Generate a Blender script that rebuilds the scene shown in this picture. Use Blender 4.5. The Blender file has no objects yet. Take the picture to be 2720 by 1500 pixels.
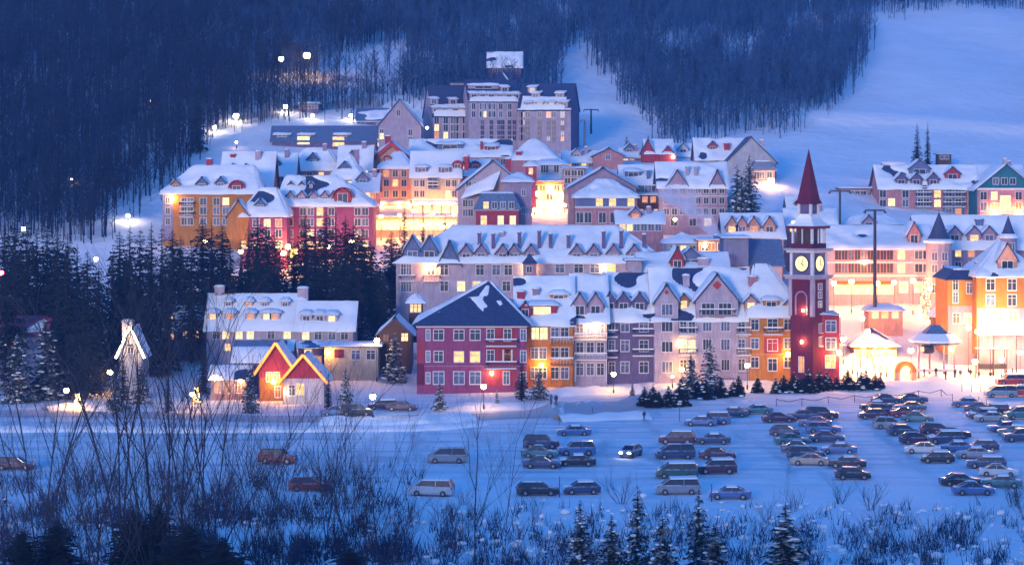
import bpy, math, random
import numpy as np
from mathutils import Vector, Matrix, noise as mnoise
R = math.radians
SC = bpy.context.scene
COL = SC.collection
random.seed(7)
rnd = random.random
def ru(a, b): return a + (b - a) * random.random()

# ------------------------------------------------------------------ camera, sky, sun, exposure
F, VH, ZC = 6000.0, 457.0, 40.0            # focal length in photo pixels, horizon row, camera height
cam = bpy.data.cameras.new('camera'); camo = bpy.data.objects.new('camera', cam); COL.objects.link(camo)
cam.sensor_fit = 'HORIZONTAL'; cam.sensor_width = 36.0
cam.lens = F * 36.0 / 2720.0
cam.shift_y = -(750.0 - VH) / 2720.0
cam.clip_start = 1.0; cam.clip_end = 20000.0
camo.location = (0, 0, ZC); camo.rotation_euler = (R(90), 0, 0)
SC.camera = camo

SUN_EL, SUN_ROT = 1.5, 200.0               # afterglow behind the viewer
w = bpy.data.worlds.new('World'); SC.world = w; w.use_nodes = True
nt = w.node_tree; nt.nodes.clear()
sky = nt.nodes.new('ShaderNodeTexSky'); sky.sky_type = 'NISHITA'; sky.sun_disc = False
sky.sun_elevation = R(SUN_EL); sky.sun_rotation = R(SUN_ROT)
sky.altitude = 300; sky.air_density = 1.2; sky.dust_density = 0.4; sky.ozone_density = 4.0
tint = nt.nodes.new('ShaderNodeMix'); tint.data_type = 'RGBA'; tint.blend_type = 'MULTIPLY'; tint.inputs[0].default_value = 1.0
tint.inputs[7].default_value = (0.52, 0.88, 1.20, 1)
bgn = nt.nodes.new('ShaderNodeBackground'); bgn.inputs[1].default_value = 0.135
wo = nt.nodes.new('ShaderNodeOutputWorld')
nt.links.new(sky.outputs[0], tint.inputs[6]); nt.links.new(tint.outputs[2], bgn.inputs[0]); nt.links.new(bgn.outputs[0], wo.inputs[0])

sl = bpy.data.lights.new('sun', 'SUN'); so = bpy.data.objects.new('sun', sl); COL.objects.link(so)
sl.energy = 0.2; sl.angle = R(10); sl.color = (1.0, 0.80, 0.72)
so.rotation_euler = (R(83.5), 0, R(-20))
SC.view_settings.view_transform = 'Standard'; SC.view_settings.look = 'None'
SC.view_settings.exposure = 3.24; SC.view_settings.gamma = 1.0
SC.cycles.use_denoising = True
SC.cycles.max_bounces = 4; SC.cycles.diffuse_bounces = 2; SC.cycles.glossy_bounces = 2
SC.cycles.transmission_bounces = 2; SC.cycles.volume_bounces = 3; SC.cycles.transparent_max_bounces = 4
SC.cycles.sample_clamp_indirect = 4.0

# ------------------------------------------------------------------ helpers
def tag(o, label=None, cat=None, group=None, kind=None):
    if label: o['label'] = label
    if cat: o['category'] = cat
    if group: o['group'] = group
    if kind: o['kind'] = kind
    return o
def P(u, v, D): return Vector(((u - 1360.0) * D / F, D, ZC + (VH - v) * D / F))
def empty(name, loc, rz=0.0, scale=1.0):
    o = bpy.data.objects.new(name, None); COL.objects.link(o)
    o.location = loc; o.rotation_euler = (0, 0, rz); o.scale = (scale,) * 3 if not hasattr(scale, '__len__') else scale
    o.empty_display_size = 0.1
    return o
def link(name, me, parent=None, loc=None, rz=0.0):
    o = bpy.data.objects.new(name, me); COL.objects.link(o)
    if parent: o.parent = parent
    if loc is not None: o.location = loc
    if rz: o.rotation_euler = (0, 0, rz)
    return o
def kids(o): return [c for c in CH.get(o.name, [])]
CH = {}
def reg(o):
    if o.parent: CH.setdefault(o.parent.name, []).append(o)
    for c in o.children: reg(c)
def copy_tree(o, parent=None):
    c = o.copy(); COL.objects.link(c)
    if parent: c.parent = parent
    for k in list(o.children): copy_tree(k, c)
    return c
ORD = ['first','second','third','fourth','fifth','sixth','seventh','eighth','ninth','tenth','eleventh','twelfth','thirteenth','fourteenth','fifteenth','sixteenth','seventeenth','eighteenth','nineteenth','twentieth','twenty-first','twenty-second','twenty-third','twenty-fourth','twenty-fifth','twenty-sixth','twenty-seventh','twenty-eighth']

class MB:
    """collects faces with a material each, then links them as one mesh object"""
    def __init__(s): s.v = []; s.f = []; s.mi = []; s.mats = []
    def m(s, mat):
        if mat not in s.mats: s.mats.append(mat)
        return s.mats.index(mat)
    def face(s, pts, mat):
        k = len(s.v); s.v.extend([tuple(p) for p in pts]); s.f.append(tuple(range(k, k + len(pts)))); s.mi.append(s.m(mat))
    def box(s, x0, x1, y0, y1, z0, z1, mat, top=None):
        k = len(s.v)
        s.v += [(x0,y0,z0),(x1,y0,z0),(x1,y1,z0),(x0,y1,z0),(x0,y0,z1),(x1,y0,z1),(x1,y1,z1),(x0,y1,z1)]
        q = [(0,3,2,1),(4,5,6,7),(0,1,5,4),(1,2,6,5),(2,3,7,6),(3,0,4,7)]
        for j, a in enumerate(q):
            s.f.append(tuple(k + i for i in a)); s.mi.append(s.m(top if (top and j == 1) else mat))
    def prism(s, poly, y0, y1, mat):
        """poly in x,z (counter-clockwise seen from -y) extruded from y0 to y1"""
        n = len(poly); k = len(s.v)
        s.v += [(x, y0, z) for x, z in poly] + [(x, y1, z) for x, z in poly]
        s.f.append(tuple(range(k, k + n))); s.f.append(tuple(range(k + 2*n - 1, k + n - 1, -1)))
        for i in range(n): j = (i + 1) % n; s.f.append((k + i, k + n + i, k + n + j, k + j))
        s.mi += [s.m(mat)] * (n + 2)
    def slab(s, quad, th, mat):
        """thick panel below a planar polygon"""
        a = [Vector(p) for p in quad]
        nrm = (a[1] - a[0]).cross(a[2] - a[0]).normalized() * th
        k = len(s.v); n = len(a)
        s.v += [tuple(p) for p in a] + [tuple(p - nrm) for p in a]
        s.f.append(tuple(range(k, k + n))); s.f.append(tuple(range(k + 2*n - 1, k + n - 1, -1)))
        for i in range(n): j = (i + 1) % n; s.f.append((k + i, k + n + i, k + n + j, k + j))
        s.mi += [s.m(mat)] * (n + 2)
    def ring(s, prof, mat, seg=12, c=(0, 0), cap=True, ph=0.0):
        """lathe of (r, z) pairs"""
        k = len(s.v)
        for r, z in prof:
            for i in range(seg):
                a = 2*math.pi*(i + ph)/seg; s.v.append((c[0] + r*math.cos(a), c[1] + r*math.sin(a), z))
        for j in range(len(prof) - 1):
            for i in range(seg):
                i2 = (i + 1) % seg
                s.f.append((k + j*seg + i, k + j*seg + i2, k + (j+1)*seg + i2, k + (j+1)*seg + i)); s.mi.append(s.m(mat))
        if cap:
            s.f.append(tuple(k + i for i in reversed(range(seg)))); s.mi.append(s.m(mat))
            t = k + (len(prof) - 1)*seg; s.f.append(tuple(t + i for i in range(seg))); s.mi.append(s.m(mat))
    def tube(s, a, b, ra, rb, mat, seg=5):
        a = Vector(a); b = Vector(b); d = (b - a)
        if d.length < 1e-6: return
        d.normalize(); u = d.orthogonal().normalized(); v = d.cross(u); k = len(s.v)
        for p, r in ((a, ra), (b, rb)):
            for i in range(seg):
                t = 2*math.pi*i/seg; s.v.append(tuple(p + u*(r*math.cos(t)) + v*(r*math.sin(t))))
        for i in range(seg):
            j = (i + 1) % seg; s.f.append((k + i, k + j, k + seg + j, k + seg + i)); s.mi.append(s.m(mat))
    def ball(s, c, rx, ry, rz, mat, seg=8, rows=5):
        prof = [(max(1e-3, math.sin(math.pi*j/rows)), -math.cos(math.pi*j/rows)) for j in range(rows + 1)]
        k = len(s.v)
        for r, z in prof:
            for i in range(seg):
                a = 2*math.pi*i/seg; s.v.append((c[0] + rx*r*math.cos(a), c[1] + ry*r*math.sin(a), c[2] + rz*z))
        for j in range(rows):
            for i in range(seg):
                i2 = (i + 1) % seg
                s.f.append((k + j*seg + i, k + j*seg + i2, k + (j+1)*seg + i2, k + (j+1)*seg + i)); s.mi.append(s.m(mat))
    def mesh(s, name, smooth=False):
        me = bpy.data.meshes.new(name); me.from_pydata(s.v, [], s.f)
        for m_ in s.mats: me.materials.append(m_)
        me.polygons.foreach_set('material_index', s.mi)
        if smooth: me.polygons.foreach_set('use_smooth', [True]*len(s.f))
        me.update(); return me
    def build(s, name, parent=None, loc=None, rz=0.0, smooth=False):
        return link(name, s.mesh(name, smooth), parent, loc, rz)

# ------------------------------------------------------------------ materials
def newmat(name):
    m = bpy.data.materials.new(name); m.use_nodes = True
    n = m.node_tree; b = n.nodes['Principled BSDF']; return m, n, b
def mixc(n, fac, a, b):
    x = n.nodes.new('ShaderNodeMix'); x.data_type = 'RGBA'
    for i, val in ((0, fac), (6, a), (7, b)):
        if hasattr(val, 'links'): n.links.new(val, x.inputs[i])
        else: x.inputs[i].default_value = val if i == 0 else (*val, 1)
    return x.outputs[2]
def ramp(n, src, lo, hi):
    x = n.nodes.new('ShaderNodeMapRange'); x.inputs[1].default_value = lo; x.inputs[2].default_value = hi
    n.links.new(src, x.inputs[0]); return x.outputs[0]
def noisetex(n, scale, detail=4, coord='Object', vec=None, stretch=None):
    tc = n.nodes.new('ShaderNodeTexCoord'); t = n.nodes.new('ShaderNodeTexNoise')
    t.inputs['Scale'].default_value = scale; t.inputs['Detail'].default_value = detail
    src = tc.outputs[coord]
    if stretch:
        mp = n.nodes.new('ShaderNodeMapping'); mp.inputs['Scale'].default_value = stretch
        n.links.new(src, mp.inputs[0]); src = mp.outputs[0]
    n.links.new(src, t.inputs['Vector']); return t.outputs[0]
def bump(n, b, src, strength, dist):
    x = n.nodes.new('ShaderNodeBump'); x.inputs['Strength'].default_value = strength; x.inputs['Distance'].default_value = dist
    n.links.new(src, x.inputs['Height']); n.links.new(x.outputs[0], b.inputs['Normal'])
def dull(col, a): return tuple(max(0, min(1, c*a)) for c in col)
def surf(name, col, rough=0.85, sc=1.2, var=0.18, metal=0.0, frost=0.0, coat=0.0, grain=0.0, rand=0.0):
    m, n, b = newmat(name)
    c = mixc(n, ramp(n, noisetex(n, sc, 5), 0.3, 0.7), dull(col, 1 - var), dull(col, 1 + var))
    if grain:
        c = mixc(n, ramp(n, noisetex(n, 2.6, 4, stretch=(1, 1, .16)), .42, .75), c, dull(col, 1 - grain))
    if frost:
        g = n.nodes.new('ShaderNodeNewGeometry'); sx = n.nodes.new('ShaderNodeSeparateXYZ'); n.links.new(g.outputs['Normal'], sx.inputs[0])
        up = ramp(n, sx.outputs[2], 0.35, 0.9); nz = ramp(n, noisetex(n, 1.7, 5), 0.62 - frost*.5, 0.75 - frost*.3)
        mu = n.nodes.new('ShaderNodeMath'); mu.operation = 'MULTIPLY'; n.links.new(up, mu.inputs[0]); n.links.new(nz, mu.inputs[1])
        c = mixc(n, mu.outputs[0], c, (0.78, 0.8, 0.85))
    n.links.new(c, b.inputs['Base Color']); b.inputs['Roughness'].default_value = rough; b.inputs['Metallic'].default_value = metal
    if coat: b.inputs['Coat Weight'].default_value = coat
    return m
def glow(name, col, strength, var=0.0):
    m, n, b = newmat(name); b.inputs['Base Color'].default_value = (0.02, 0.02, 0.02, 1); b.inputs['Roughness'].default_value = 0.3
    b.inputs['Emission Strength'].default_value = strength*EMIT
    if var:
        c = mixc(n, ramp(n, noisetex(n, 1.1, 2), .35, .65), dull(col, 1 - var), col); n.links.new(c, b.inputs['Emission Color'])
    else: b.inputs['Emission Color'].default_value = (*col, 1)
    return m
def snowmat(name, col=(0.87, 0.85, 0.86), sc=0.4, b1=0.5, dist=0.3, track=0.0, zone=False):
    m, n, b = newmat(name)
    c = mixc(n, ramp(n, noisetex(n, sc*.3, 6), .3, .7), dull(col, .9), col)
    if track:
        tr = ramp(n, noisetex(n, 0.22, 8, stretch=(.16, 1.5, 1)), 0.46, 0.66)
        t2 = ramp(n, noisetex(n, 0.2, 8, stretch=(1.3, .2, 1)), 0.5, 0.68); mx = n.nodes.new('ShaderNodeMath'); mx.operation = 'MAXIMUM'; n.links.new(tr, mx.inputs[0]); n.links.new(t2, mx.inputs[1]); tr = mx.outputs[0]
        mu = n.nodes.new('ShaderNodeMath'); mu.operation = 'MULTIPLY'; n.links.new(tr, mu.inputs[0]); mu.inputs[1].default_value = track
        if zone:                                  # ruts only where cars drive
            tc = n.nodes.new('ShaderNodeTexCoord'); sx = n.nodes.new('ShaderNodeSeparateXYZ'); n.links.new(tc.outputs['Object'], sx.inputs[0])
            z1, z2 = ramp(n, sx.outputs[1], 286, 300), ramp(n, sx.outputs[1], 402, 385); q = n.nodes.new('ShaderNodeMath'); q.operation = 'MULTIPLY'; n.links.new(z1, q.inputs[0]); n.links.new(z2, q.inputs[1])
            q2 = n.nodes.new('ShaderNodeMath'); q2.operation = 'MULTIPLY'; n.links.new(mu.outputs[0], q2.inputs[0]); n.links.new(q.outputs[0], q2.inputs[1]); mu = q2
        c = mixc(n, mu.outputs[0], c, (0.34, 0.37, 0.42))
    n.links.new(c, b.inputs['Base Color']); b.inputs['Roughness'].default_value = 0.75
    bump(n, b, noisetex(n, sc, 8), b1, dist)
    return m
M = {}
EMIT = 0.135
M['snow'] = snowmat('ground_snow', sc=.25, b1=.7, dist=.8, track=.62, zone=True)
M['roof_snow'] = snowmat('roof_snow', col=(.84, .85, .87), sc=.7, b1=.4, dist=.25)
M['bank_snow'] = snowmat('bank_snow', sc=.5, b1=.8, dist=.4)
M['road'] = snowmat('packed_snow', col=(.46, .45, .47), sc=.3, b1=.6, dist=.2, track=.7)
M['slate'] = surf('slate', (.035, .05, .12), .6, 2.2, .3)
M['slate_light'] = surf('slate_blue', (.10, .15, .26), .65, 2.0, .25)
WALLS = dict(pink=(.52, .36, .38), lilac=(.46, .38, .47), grey=(.46, .44, .49), cream=(.62, .50, .36), orange=(.54, .20, .03), yellow=(.42, .15, .025),
             red=(.40, .045, .07), crimson=(.15, .010, .04), plum=(.16, .12, .24), white=(.62, .58, .6), teal=(.02, .17, .22), rose=(.50, .22, .24),
             brown=(.10, .05, .04), mauve=(.36, .26, .37), blue=(.14, .18, .34), hotel=(.44, .34, .42), salmon=(.58, .30, .24), magenta=(.32, .065, .15))
for k, c in WALLS.items(): M[k] = surf('wall_' + k, dull(c, .86), .9, .6, .16, grain=.28)
M['trim'] = surf('painted_trim', (.60, .57, .6), .6, 3, .06)
M['trim_red'] = surf('red_trim', (.36, .02, .03), .6, 3, .1)
M['wood'] = surf('dark_wood', (.07, .035, .025), .8, 4, .3)
M['glass'] = surf('window_glass', (.012, .02, .045), .4, 1.5, .5)
M['curtain'] = surf('curtained_glass', (.10, .12, .2), .25, 2.5, .5)
M['lit'] = glow('lit_window_warm', (1.0, .48, .14), 2.0, .6)
M['lit_pale'] = glow('lit_window_pale', (1.0, .66, .28), 1.9, .5)
M['lit_dim'] = glow('lit_window_dim', (1.0, .34, .10), 1.0, .5)
M['lit_shop'] = glow('lit_shop', (1.0, .46, .10), 7.0, .6)
M['metal'] = surf('dark_metal', (.03, .035, .06), .5, 2, .2, metal=.4)
M['steel'] = surf('grey_steel', (.2, .21, .24), .5, 2, .2, metal=.5)
M['bark'] = surf('bark', (.035, .026, .03), .95, 3, .4)
M['twig'] = surf('twigs', (.035, .03, .045), .95, 3, .4)
M['twig_red'] = surf('red_twigs', (.07, .03, .045), .95, 3, .4)
M['needle'] = surf('needles', (.012, .024, .022), .9, 2.5, .5, frost=.25)
M['needle_dark'] = surf('dark_needles', (.007, .013, .014), .95, 2.5, .5)
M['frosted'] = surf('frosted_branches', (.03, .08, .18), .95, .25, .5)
M['forest_dark'] = surf('dark_branches', (.006, .012, .04), .95, .2, .5)  # blue of the dusk light is mixed into the branch colour
M['tyre'] = surf('tyre', (.012, .012, .014), .9, 3, .2)
M['rope_orange'] = glow('rope_orange', (1.0, .13, .012), 6)
M['globe'] = glow('lamp_globe_warm', (1.0, .54, .18), 110)
M['globe_yellow'] = glow('lamp_globe_yellow', (1.0, .46, .07), 120)
M['globe_white'] = glow('lamp_globe_white', (1.0, .84, .66), 120)
M['globe_small'] = glow('small_lamp', (1.0, .66, .34), 30)
M['fairy'] = glow('fairy_lights', (1.0, .50, .10), 22)
M['flood'] = glow('floodlight', (1.0, .64, .30), 260)
M['shop_lamp'] = glow('shop_lamp', (1.0, .40, .09), 240)
M['street_glow'] = glow('street_glow', (1.0, .38, .07), 140)
M['globe_red'] = glow('red_lamp', (1.0, .03, .06), 60)
M['clock'] = glow('clock_face', (1.0, .74, .32), 1.5)
# ------------------------------------------------------------------ terrain: one sheet over (photo column, distance)
TD = [8, 60, 120, 180, 225, 300, 400, 415, 440, 470, 520, 560, 600, 660, 700, 800, 1000, 1300, 2000, 3500]
TU = [-6000, 0, 700, 1360, 2000, 2720, 8000]
TZ = [[38, 22, 8, 2, 0, 0, 0, .5, 2, 6, 16, 28, 38, 52, 62, 88, 135, 205, 390, 760],
      [38, 22, 8, 2, 0, 0, 0, .5, 2, 6, 16, 28, 38, 52, 62, 88, 135, 205, 390, 760],
      [38, 22, 8, 2, 0, 0, 0, 1, 4, 8, 16, 24, 35, 50, 60, 86, 130, 195, 370, 720],
      [38, 22, 8, 2, 0, 0, 1, 2, 5, 11, 19, 25, 37, 47, 53, 80, 128, 190, 360, 690],
      [38, 22, 8, 2, 0, 0, 1.2, 2.2, 6, 12, 20, 27, 38, 46, 52.5, 74, 114, 172, 320, 620],
      [38, 22, 8, 2, 0, 0, 1.2, 2.4, 7, 13, 19, 24, 29, 41, 48, 69, 109, 168, 310, 610],
      [38, 22, 8, 2, 0, 0, 1.2, 2.4, 7, 13, 19, 24, 29, 41, 48, 69, 109, 168, 310, 610]]
GD = np.unique(np.concatenate([np.linspace(8, 200, 40), np.linspace(200, 420, 90), np.linspace(420, 720, 90), np.geomspace(720, 3500, 70)]))
GU = np.unique(np.concatenate([np.linspace(-6000, -600, 26), np.linspace(-600, 3300, 150), np.linspace(3300, 8000, 26)]))
rows = np.array([np.interp(GD, TD, z) for z in TZ])
G = np.array([np.interp(GU, TU, rows[:, j]) for j in range(len(GD))])          # [D, u]
for _ in range(5):
    G[1:-1] = .25*G[:-2] + .5*G[1:-1] + .25*G[2:]
    G[:, 1:-1] = .25*G[:, :-2] + .5*G[:, 1:-1] + .25*G[:, 2:]
for j, D in enumerate(GD):
    amp = .12 if 240 < D < 405 else (.45 if D < 240 else (.5 if D < 600 else min(6, .012*D - 6.5)))
    for i, u in enumerate(GU):
        x = (u - 1360)*D/F
        if D > 600:
            G[j, i] += amp*mnoise.noise((x*.012, D*.009, 3.1)) + .25*amp*mnoise.noise((x*.05, D*.03, 8.1))
        else: G[j, i] += amp*(mnoise.noise((x*.07, D*.07, 1.3)) + .5*mnoise.noise((x*.3, D*.3, 5)))
# a ploughed bank along the back of the car park, humps in the snow by the crossing
def hump(uc, vc_D, ru_, rD, h):
    for j, D in enumerate(GD):
        if abs(D - vc_D) > 3*rD: continue
        for i, u in enumerate(GU):
            if abs(u - uc) < 3*ru_: G[j, i] += h*math.exp(-((u - uc)/ru_)**2 - ((D - vc_D)/rD)**2)
for a in ((1480, 372, 45, 6, 1.5), (1570, 376, 40, 5, 1.3), (1690, 384, 50, 5, 1.4), (2490, 409, 40, 4, 2.0), (1300, 380, 90, 5, .9), (2150, 404, 300, 4, .8), (2440, 404, 150, 4, .9)):
    hump(*a)
def gz_u(u, D):
    j = min(max(np.searchsorted(GD, D) - 1, 0), len(GD) - 2); i = min(max(np.searchsorted(GU, u) - 1, 0), len(GU) - 2)
    a = (D - GD[j])/(GD[j+1] - GD[j]); b = (u - GU[i])/(GU[i+1] - GU[i])
    return float((1-a)*((1-b)*G[j, i] + b*G[j, i+1]) + a*((1-b)*G[j+1, i] + b*G[j+1, i+1]))
def gz(x, D): return gz_u(1360 + x*F/D, D)
def hit(u, v, d0=150.0, d1=2600.0):
    """the point of the ground that the photo shows at (u, v)"""
    Ds = GD[(GD >= d0) & (GD <= d1)]
    prev = None
    for D in Ds:
        g = VH + F*(ZC - gz_u(u, D))/D - v
        if g <= 0:
            if prev:
                t = prev[1]/(prev[1] - g); D = prev[0] + t*(D - prev[0])
            return Vector(((u - 1360)*D/F, D, gz_u(u, D)))
        prev = (D, g)
    D = Ds[-1]; return Vector(((u - 1360)*D/F, D, gz_u(u, D)))
nu, nd = len(GU), len(GD)
uu, dd = np.meshgrid(GU, GD)
tv = np.stack([(uu - 1360)*dd/F, dd, G], -1).reshape(-1, 3)
idx = np.arange(nu*nd).reshape(nd, nu)
tf = np.stack([idx[:-1, :-1], idx[:-1, 1:], idx[1:, 1:], idx[1:, :-1]], -1).reshape(-1, 4)
def npmesh(name, v, f, mats, mi=None, smooth=False):
    me = bpy.data.meshes.new(name); k = f.shape[1]
    me.vertices.add(len(v)); me.vertices.foreach_set('co', np.asarray(v, np.float32).ravel())
    me.loops.add(f.size); me.loops.foreach_set('vertex_index', f.ravel().astype(np.int32))
    me.polygons.add(len(f)); me.polygons.foreach_set('loop_start', np.arange(0, f.size, k, dtype=np.int32))
    for m_ in mats: me.materials.append(m_)
    if mi is not None: me.polygons.foreach_set('material_index', np.asarray(mi, np.int32))
    if smooth: me.polygons.foreach_set('use_smooth', np.ones(len(f), bool))
    me.update(calc_edges=True); me.validate(); return me
tag(link('ground', npmesh('ground', tv, tf, [M['snow']], smooth=True)), 'snow covered valley floor, village hill and ski slopes', 'ground', kind='structure')

def drape(name, path, width, mat, label, lift=.05, hgt=0.0, kind='structure', cat='road', nseg=60):
    """a strip of ground along a line of photo points"""
    pts = [hit(u, v) for u, v in path]
    L = [0]
    for a, b in zip(pts, pts[1:]): L.append(L[-1] + (b - a).length)
    xs = np.interp(np.linspace(0, L[-1], nseg), L, [p.x for p in pts]); ys = np.interp(np.linspace(0, L[-1], nseg), L, [p.y for p in pts])
    b = MB(); rows_ = []; m_ = 7
    for i in range(nseg):
        j = min(i + 1, nseg - 1); k = max(i - 1, 0)
        t = Vector((xs[j] - xs[k], ys[j] - ys[k], 0)).normalized(); n = Vector((-t.y, t.x, 0))
        r = []
        for q in range(m_):
            o = (q/(m_ - 1) - .5)*width*(1 + .12*mnoise.noise((xs[i]*.2, ys[i]*.2, 4)))
            x, y = xs[i] + n.x*o, ys[i] + n.y*o
            e = math.sin(math.pi*q/(m_ - 1))
            z = gz(x, y) + lift + hgt*e*(.75 + .6*mnoise.noise((x*.25, y*.25, 2))) - (.25 if (hgt and q in (0, m_ - 1)) else 0)
            r.append((x, y, z))
        rows_.append(r)
    for i in range(nseg - 1):
        for q in range(m_ - 1):
            b.face((rows_[i][q], rows_[i][q+1], rows_[i+1][q+1], rows_[i+1][q]), mat)
    o = link(name, b.mesh(name, True)); tag(o, label, cat, kind=kind); return o
drape('road', [(-80, 1098), (300, 1100), (640, 1112), (1000, 1112), (1240, 1108), (1500, 1086), (1640, 1078), (1760, 1076)], 10, M['road'], 'packed snow road running past the left houses')
drape('lane', [(985, 985), (1020, 972), (1060, 955), (1110, 938)], 6, M['road'], 'snowy lane climbing past the red corner building')
drape('path', [(560, 341), (640, 322), (720, 300), (800, 288), (900, 280), (1010, 272)], 7, M['road'], 'lit snow terrace road on the hillside')
drape('path', [(745, 205), (800, 207), (870, 202), (960, 215), (1010, 250)], 7, M['road'], 'upper snow road below the clearing')
for pth, wd, h, lab in (([(120, 1088), (200, 1084), (330, 1090)], 6, 1.2, 'snow bank lit yellow beside the lit bush'),
                        ([(-40, 1146), (200, 1143), (420, 1146), (640, 1145), (860, 1144), (1060, 1142), (1180, 1138), (1280, 1126)], 4.5, .9, 'long ploughed snow bank on the near side of the left road'),
                        ([(860, 1125), (1000, 1128), (1120, 1124), (1240, 1112)], 7, 1.3, 'bright snow bank along the road in front of the small houses'),
                        ([(1380, 1052), (1500, 1046), (1620, 1040), (1700, 1034)], 8, 1.2, 'bright snow bank below the balcony wing'),
                        ([(1820, 1020), (1980, 1018), (2100, 1012), (2230, 1010)], 7, .9, 'snow bank behind the clipped conifers'),
                        ([(1480, 1116), (1600, 1112), (1720, 1108)], 6, 1.0, 'low ploughed snow bank at the top of the car park')):
    drape('snow_bank', pth, wd, M['bank_snow'], lab, hgt=h, cat='snow bank')

# ------------------------------------------------------------------ the woods on the hill
def inpoly(u, v, poly):
    c = np.zeros(len(u), bool); n = len(poly); j = n - 1
    for i in range(n):
        (xi, yi), (xj, yj) = poly[i], poly[j]
        c ^= ((yi > v) != (yj > v)) & (u < (xj - xi)*(v - yi)/((yj - yi) + 1e-9) + xi); j = i
    return c
def bare_template(seed, h=1.0, n=13, spread=.16):
    """a leafless tree: a tapered trunk and rising limbs, as triangles, height 1"""
    rg = random.Random(seed); V = []; T = []
    def limb(a, b, r0):
        a = np.array(a); b = np.array(b); d = b - a; d = d/np.linalg.norm(d)
        u = np.cross(d, (0.3, .9, .2)); u /= np.linalg.norm(u); w_ = np.cross(d, u); k = len(V)
        for i in range(3):
            t = 2*math.pi*i/3; V.append(a + r0*(u*math.cos(t) + w_*math.sin(t)))
        V.append(b)
        for i in range(3): T.append((k + i, k + (i + 1) % 3, k + 3))
    lean = (rg.uniform(-.04, .04), rg.uniform(-.04, .04))
    limb((0, 0, -.12), (lean[0], lean[1], 1.0), .011)
    for i in range(n):
        t = .3 + .62*i/n; a = rg.uniform(0, 6.28); L = spread*(1.25 - t)*rg.uniform(.7, 1.3)
        p = (lean[0]*t, lean[1]*t, t); q = (p[0] + L*math.cos(a), p[1] + L*math.sin(a), t + L*rg.uniform(1.1, 2.0))
        limb(p, q, .006)
        for _ in range(2):
            s = rg.uniform(.35, .8); m_ = [p[c] + s*(q[c] - p[c]) for c in range(3)]; a2 = a + rg.uniform(-1, 1)
            limb(m_, (m_[0] + .5*L*math.cos(a2), m_[1] + .5*L*math.sin(a2), m_[2] + L*rg.uniform(.5, 1.0)), .004)
    return np.array(V), np.array(T)
TPL = [bare_template(s, spread=ru(.13, .2)) for s in range(8)]
rng = np.random.default_rng(5)
SLOPE = [(2800, 10), (2460, 12), (2420, 30), (2330, 38), (2250, 45), (2190, 60), (2210, 95), (2290, 80), (2300, 140), (2262, 200), (2215, 285), (2110, 330), (2040, 360), (2010, 420), (2800, 620)]
RUN = [(1470, 205), (1490, 150), (1560, 100), (1580, 130), (1585, 195), (1660, 200), (1655, 290), (1700, 310), (1755, 345), (1775, 420), (1460, 420)]
PATCHES = [[(860, 222), (900, 160), (1000, 122), (1078, 108), (1085, 200), (1045, 265), (880, 265)], [(1905, 140), (1990, 100), (2032, 80), (2030, 160), (1990, 190), (1930, 185)], [(1750, 150), (1880, 120), (1860, 170), (1760, 190)], [(905, 205), (930, 170), (1000, 130), (1070, 112), (1060, 160), (1030, 230), (930, 240)],
           [(760, 205), (990, 196), (1040, 215), (1020, 255), (930, 230)], [(740, 225), (960, 215), (1000, 260), (700, 285), (560, 345), (640, 300)], [(205, 620), (300, 560), (420, 520), (420, 600)], [(2080, 70), (2180, 40), (2180, 90), (2090, 110)]]
def scatter(n, umin, umax, dmin, dmax):
    D = np.sqrt(rng.uniform(dmin**2, dmax**2, n)); u = rng.uniform(umin, umax, n); return u, D
def vter(u, D):
    z = np.array([gz_u(a, b) for a, b in zip(u, D)]); return z, VH + F*(ZC - z)/D
u, D = scatter(76000, -500, 3150, 545, 1120)
z, v = vter(u, D)
vf = np.interp(u, [-700, 0, 200, 400, 500, 560, 620, 700, 900, 1050, 1150, 1500, 1760, 1900, 2000, 3400], [700, 690, 680, 560, 450, 372, 345, 325, 300, 285, 285, 335, 395, 385, 355, 355])
ju = u + rng.normal(0, 20, len(u)); jv = v + rng.normal(0, 11, len(u))
keep = (jv < vf) & (v > -130) & ~inpoly(ju, jv, SLOPE) & ~inpoly(ju, jv, RUN)
pt = np.zeros(len(u), bool)
for p in PATCHES: pt |= inpoly(u, v, p)
keep &= ~(pt & (rng.random(len(u)) < .88))
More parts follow.
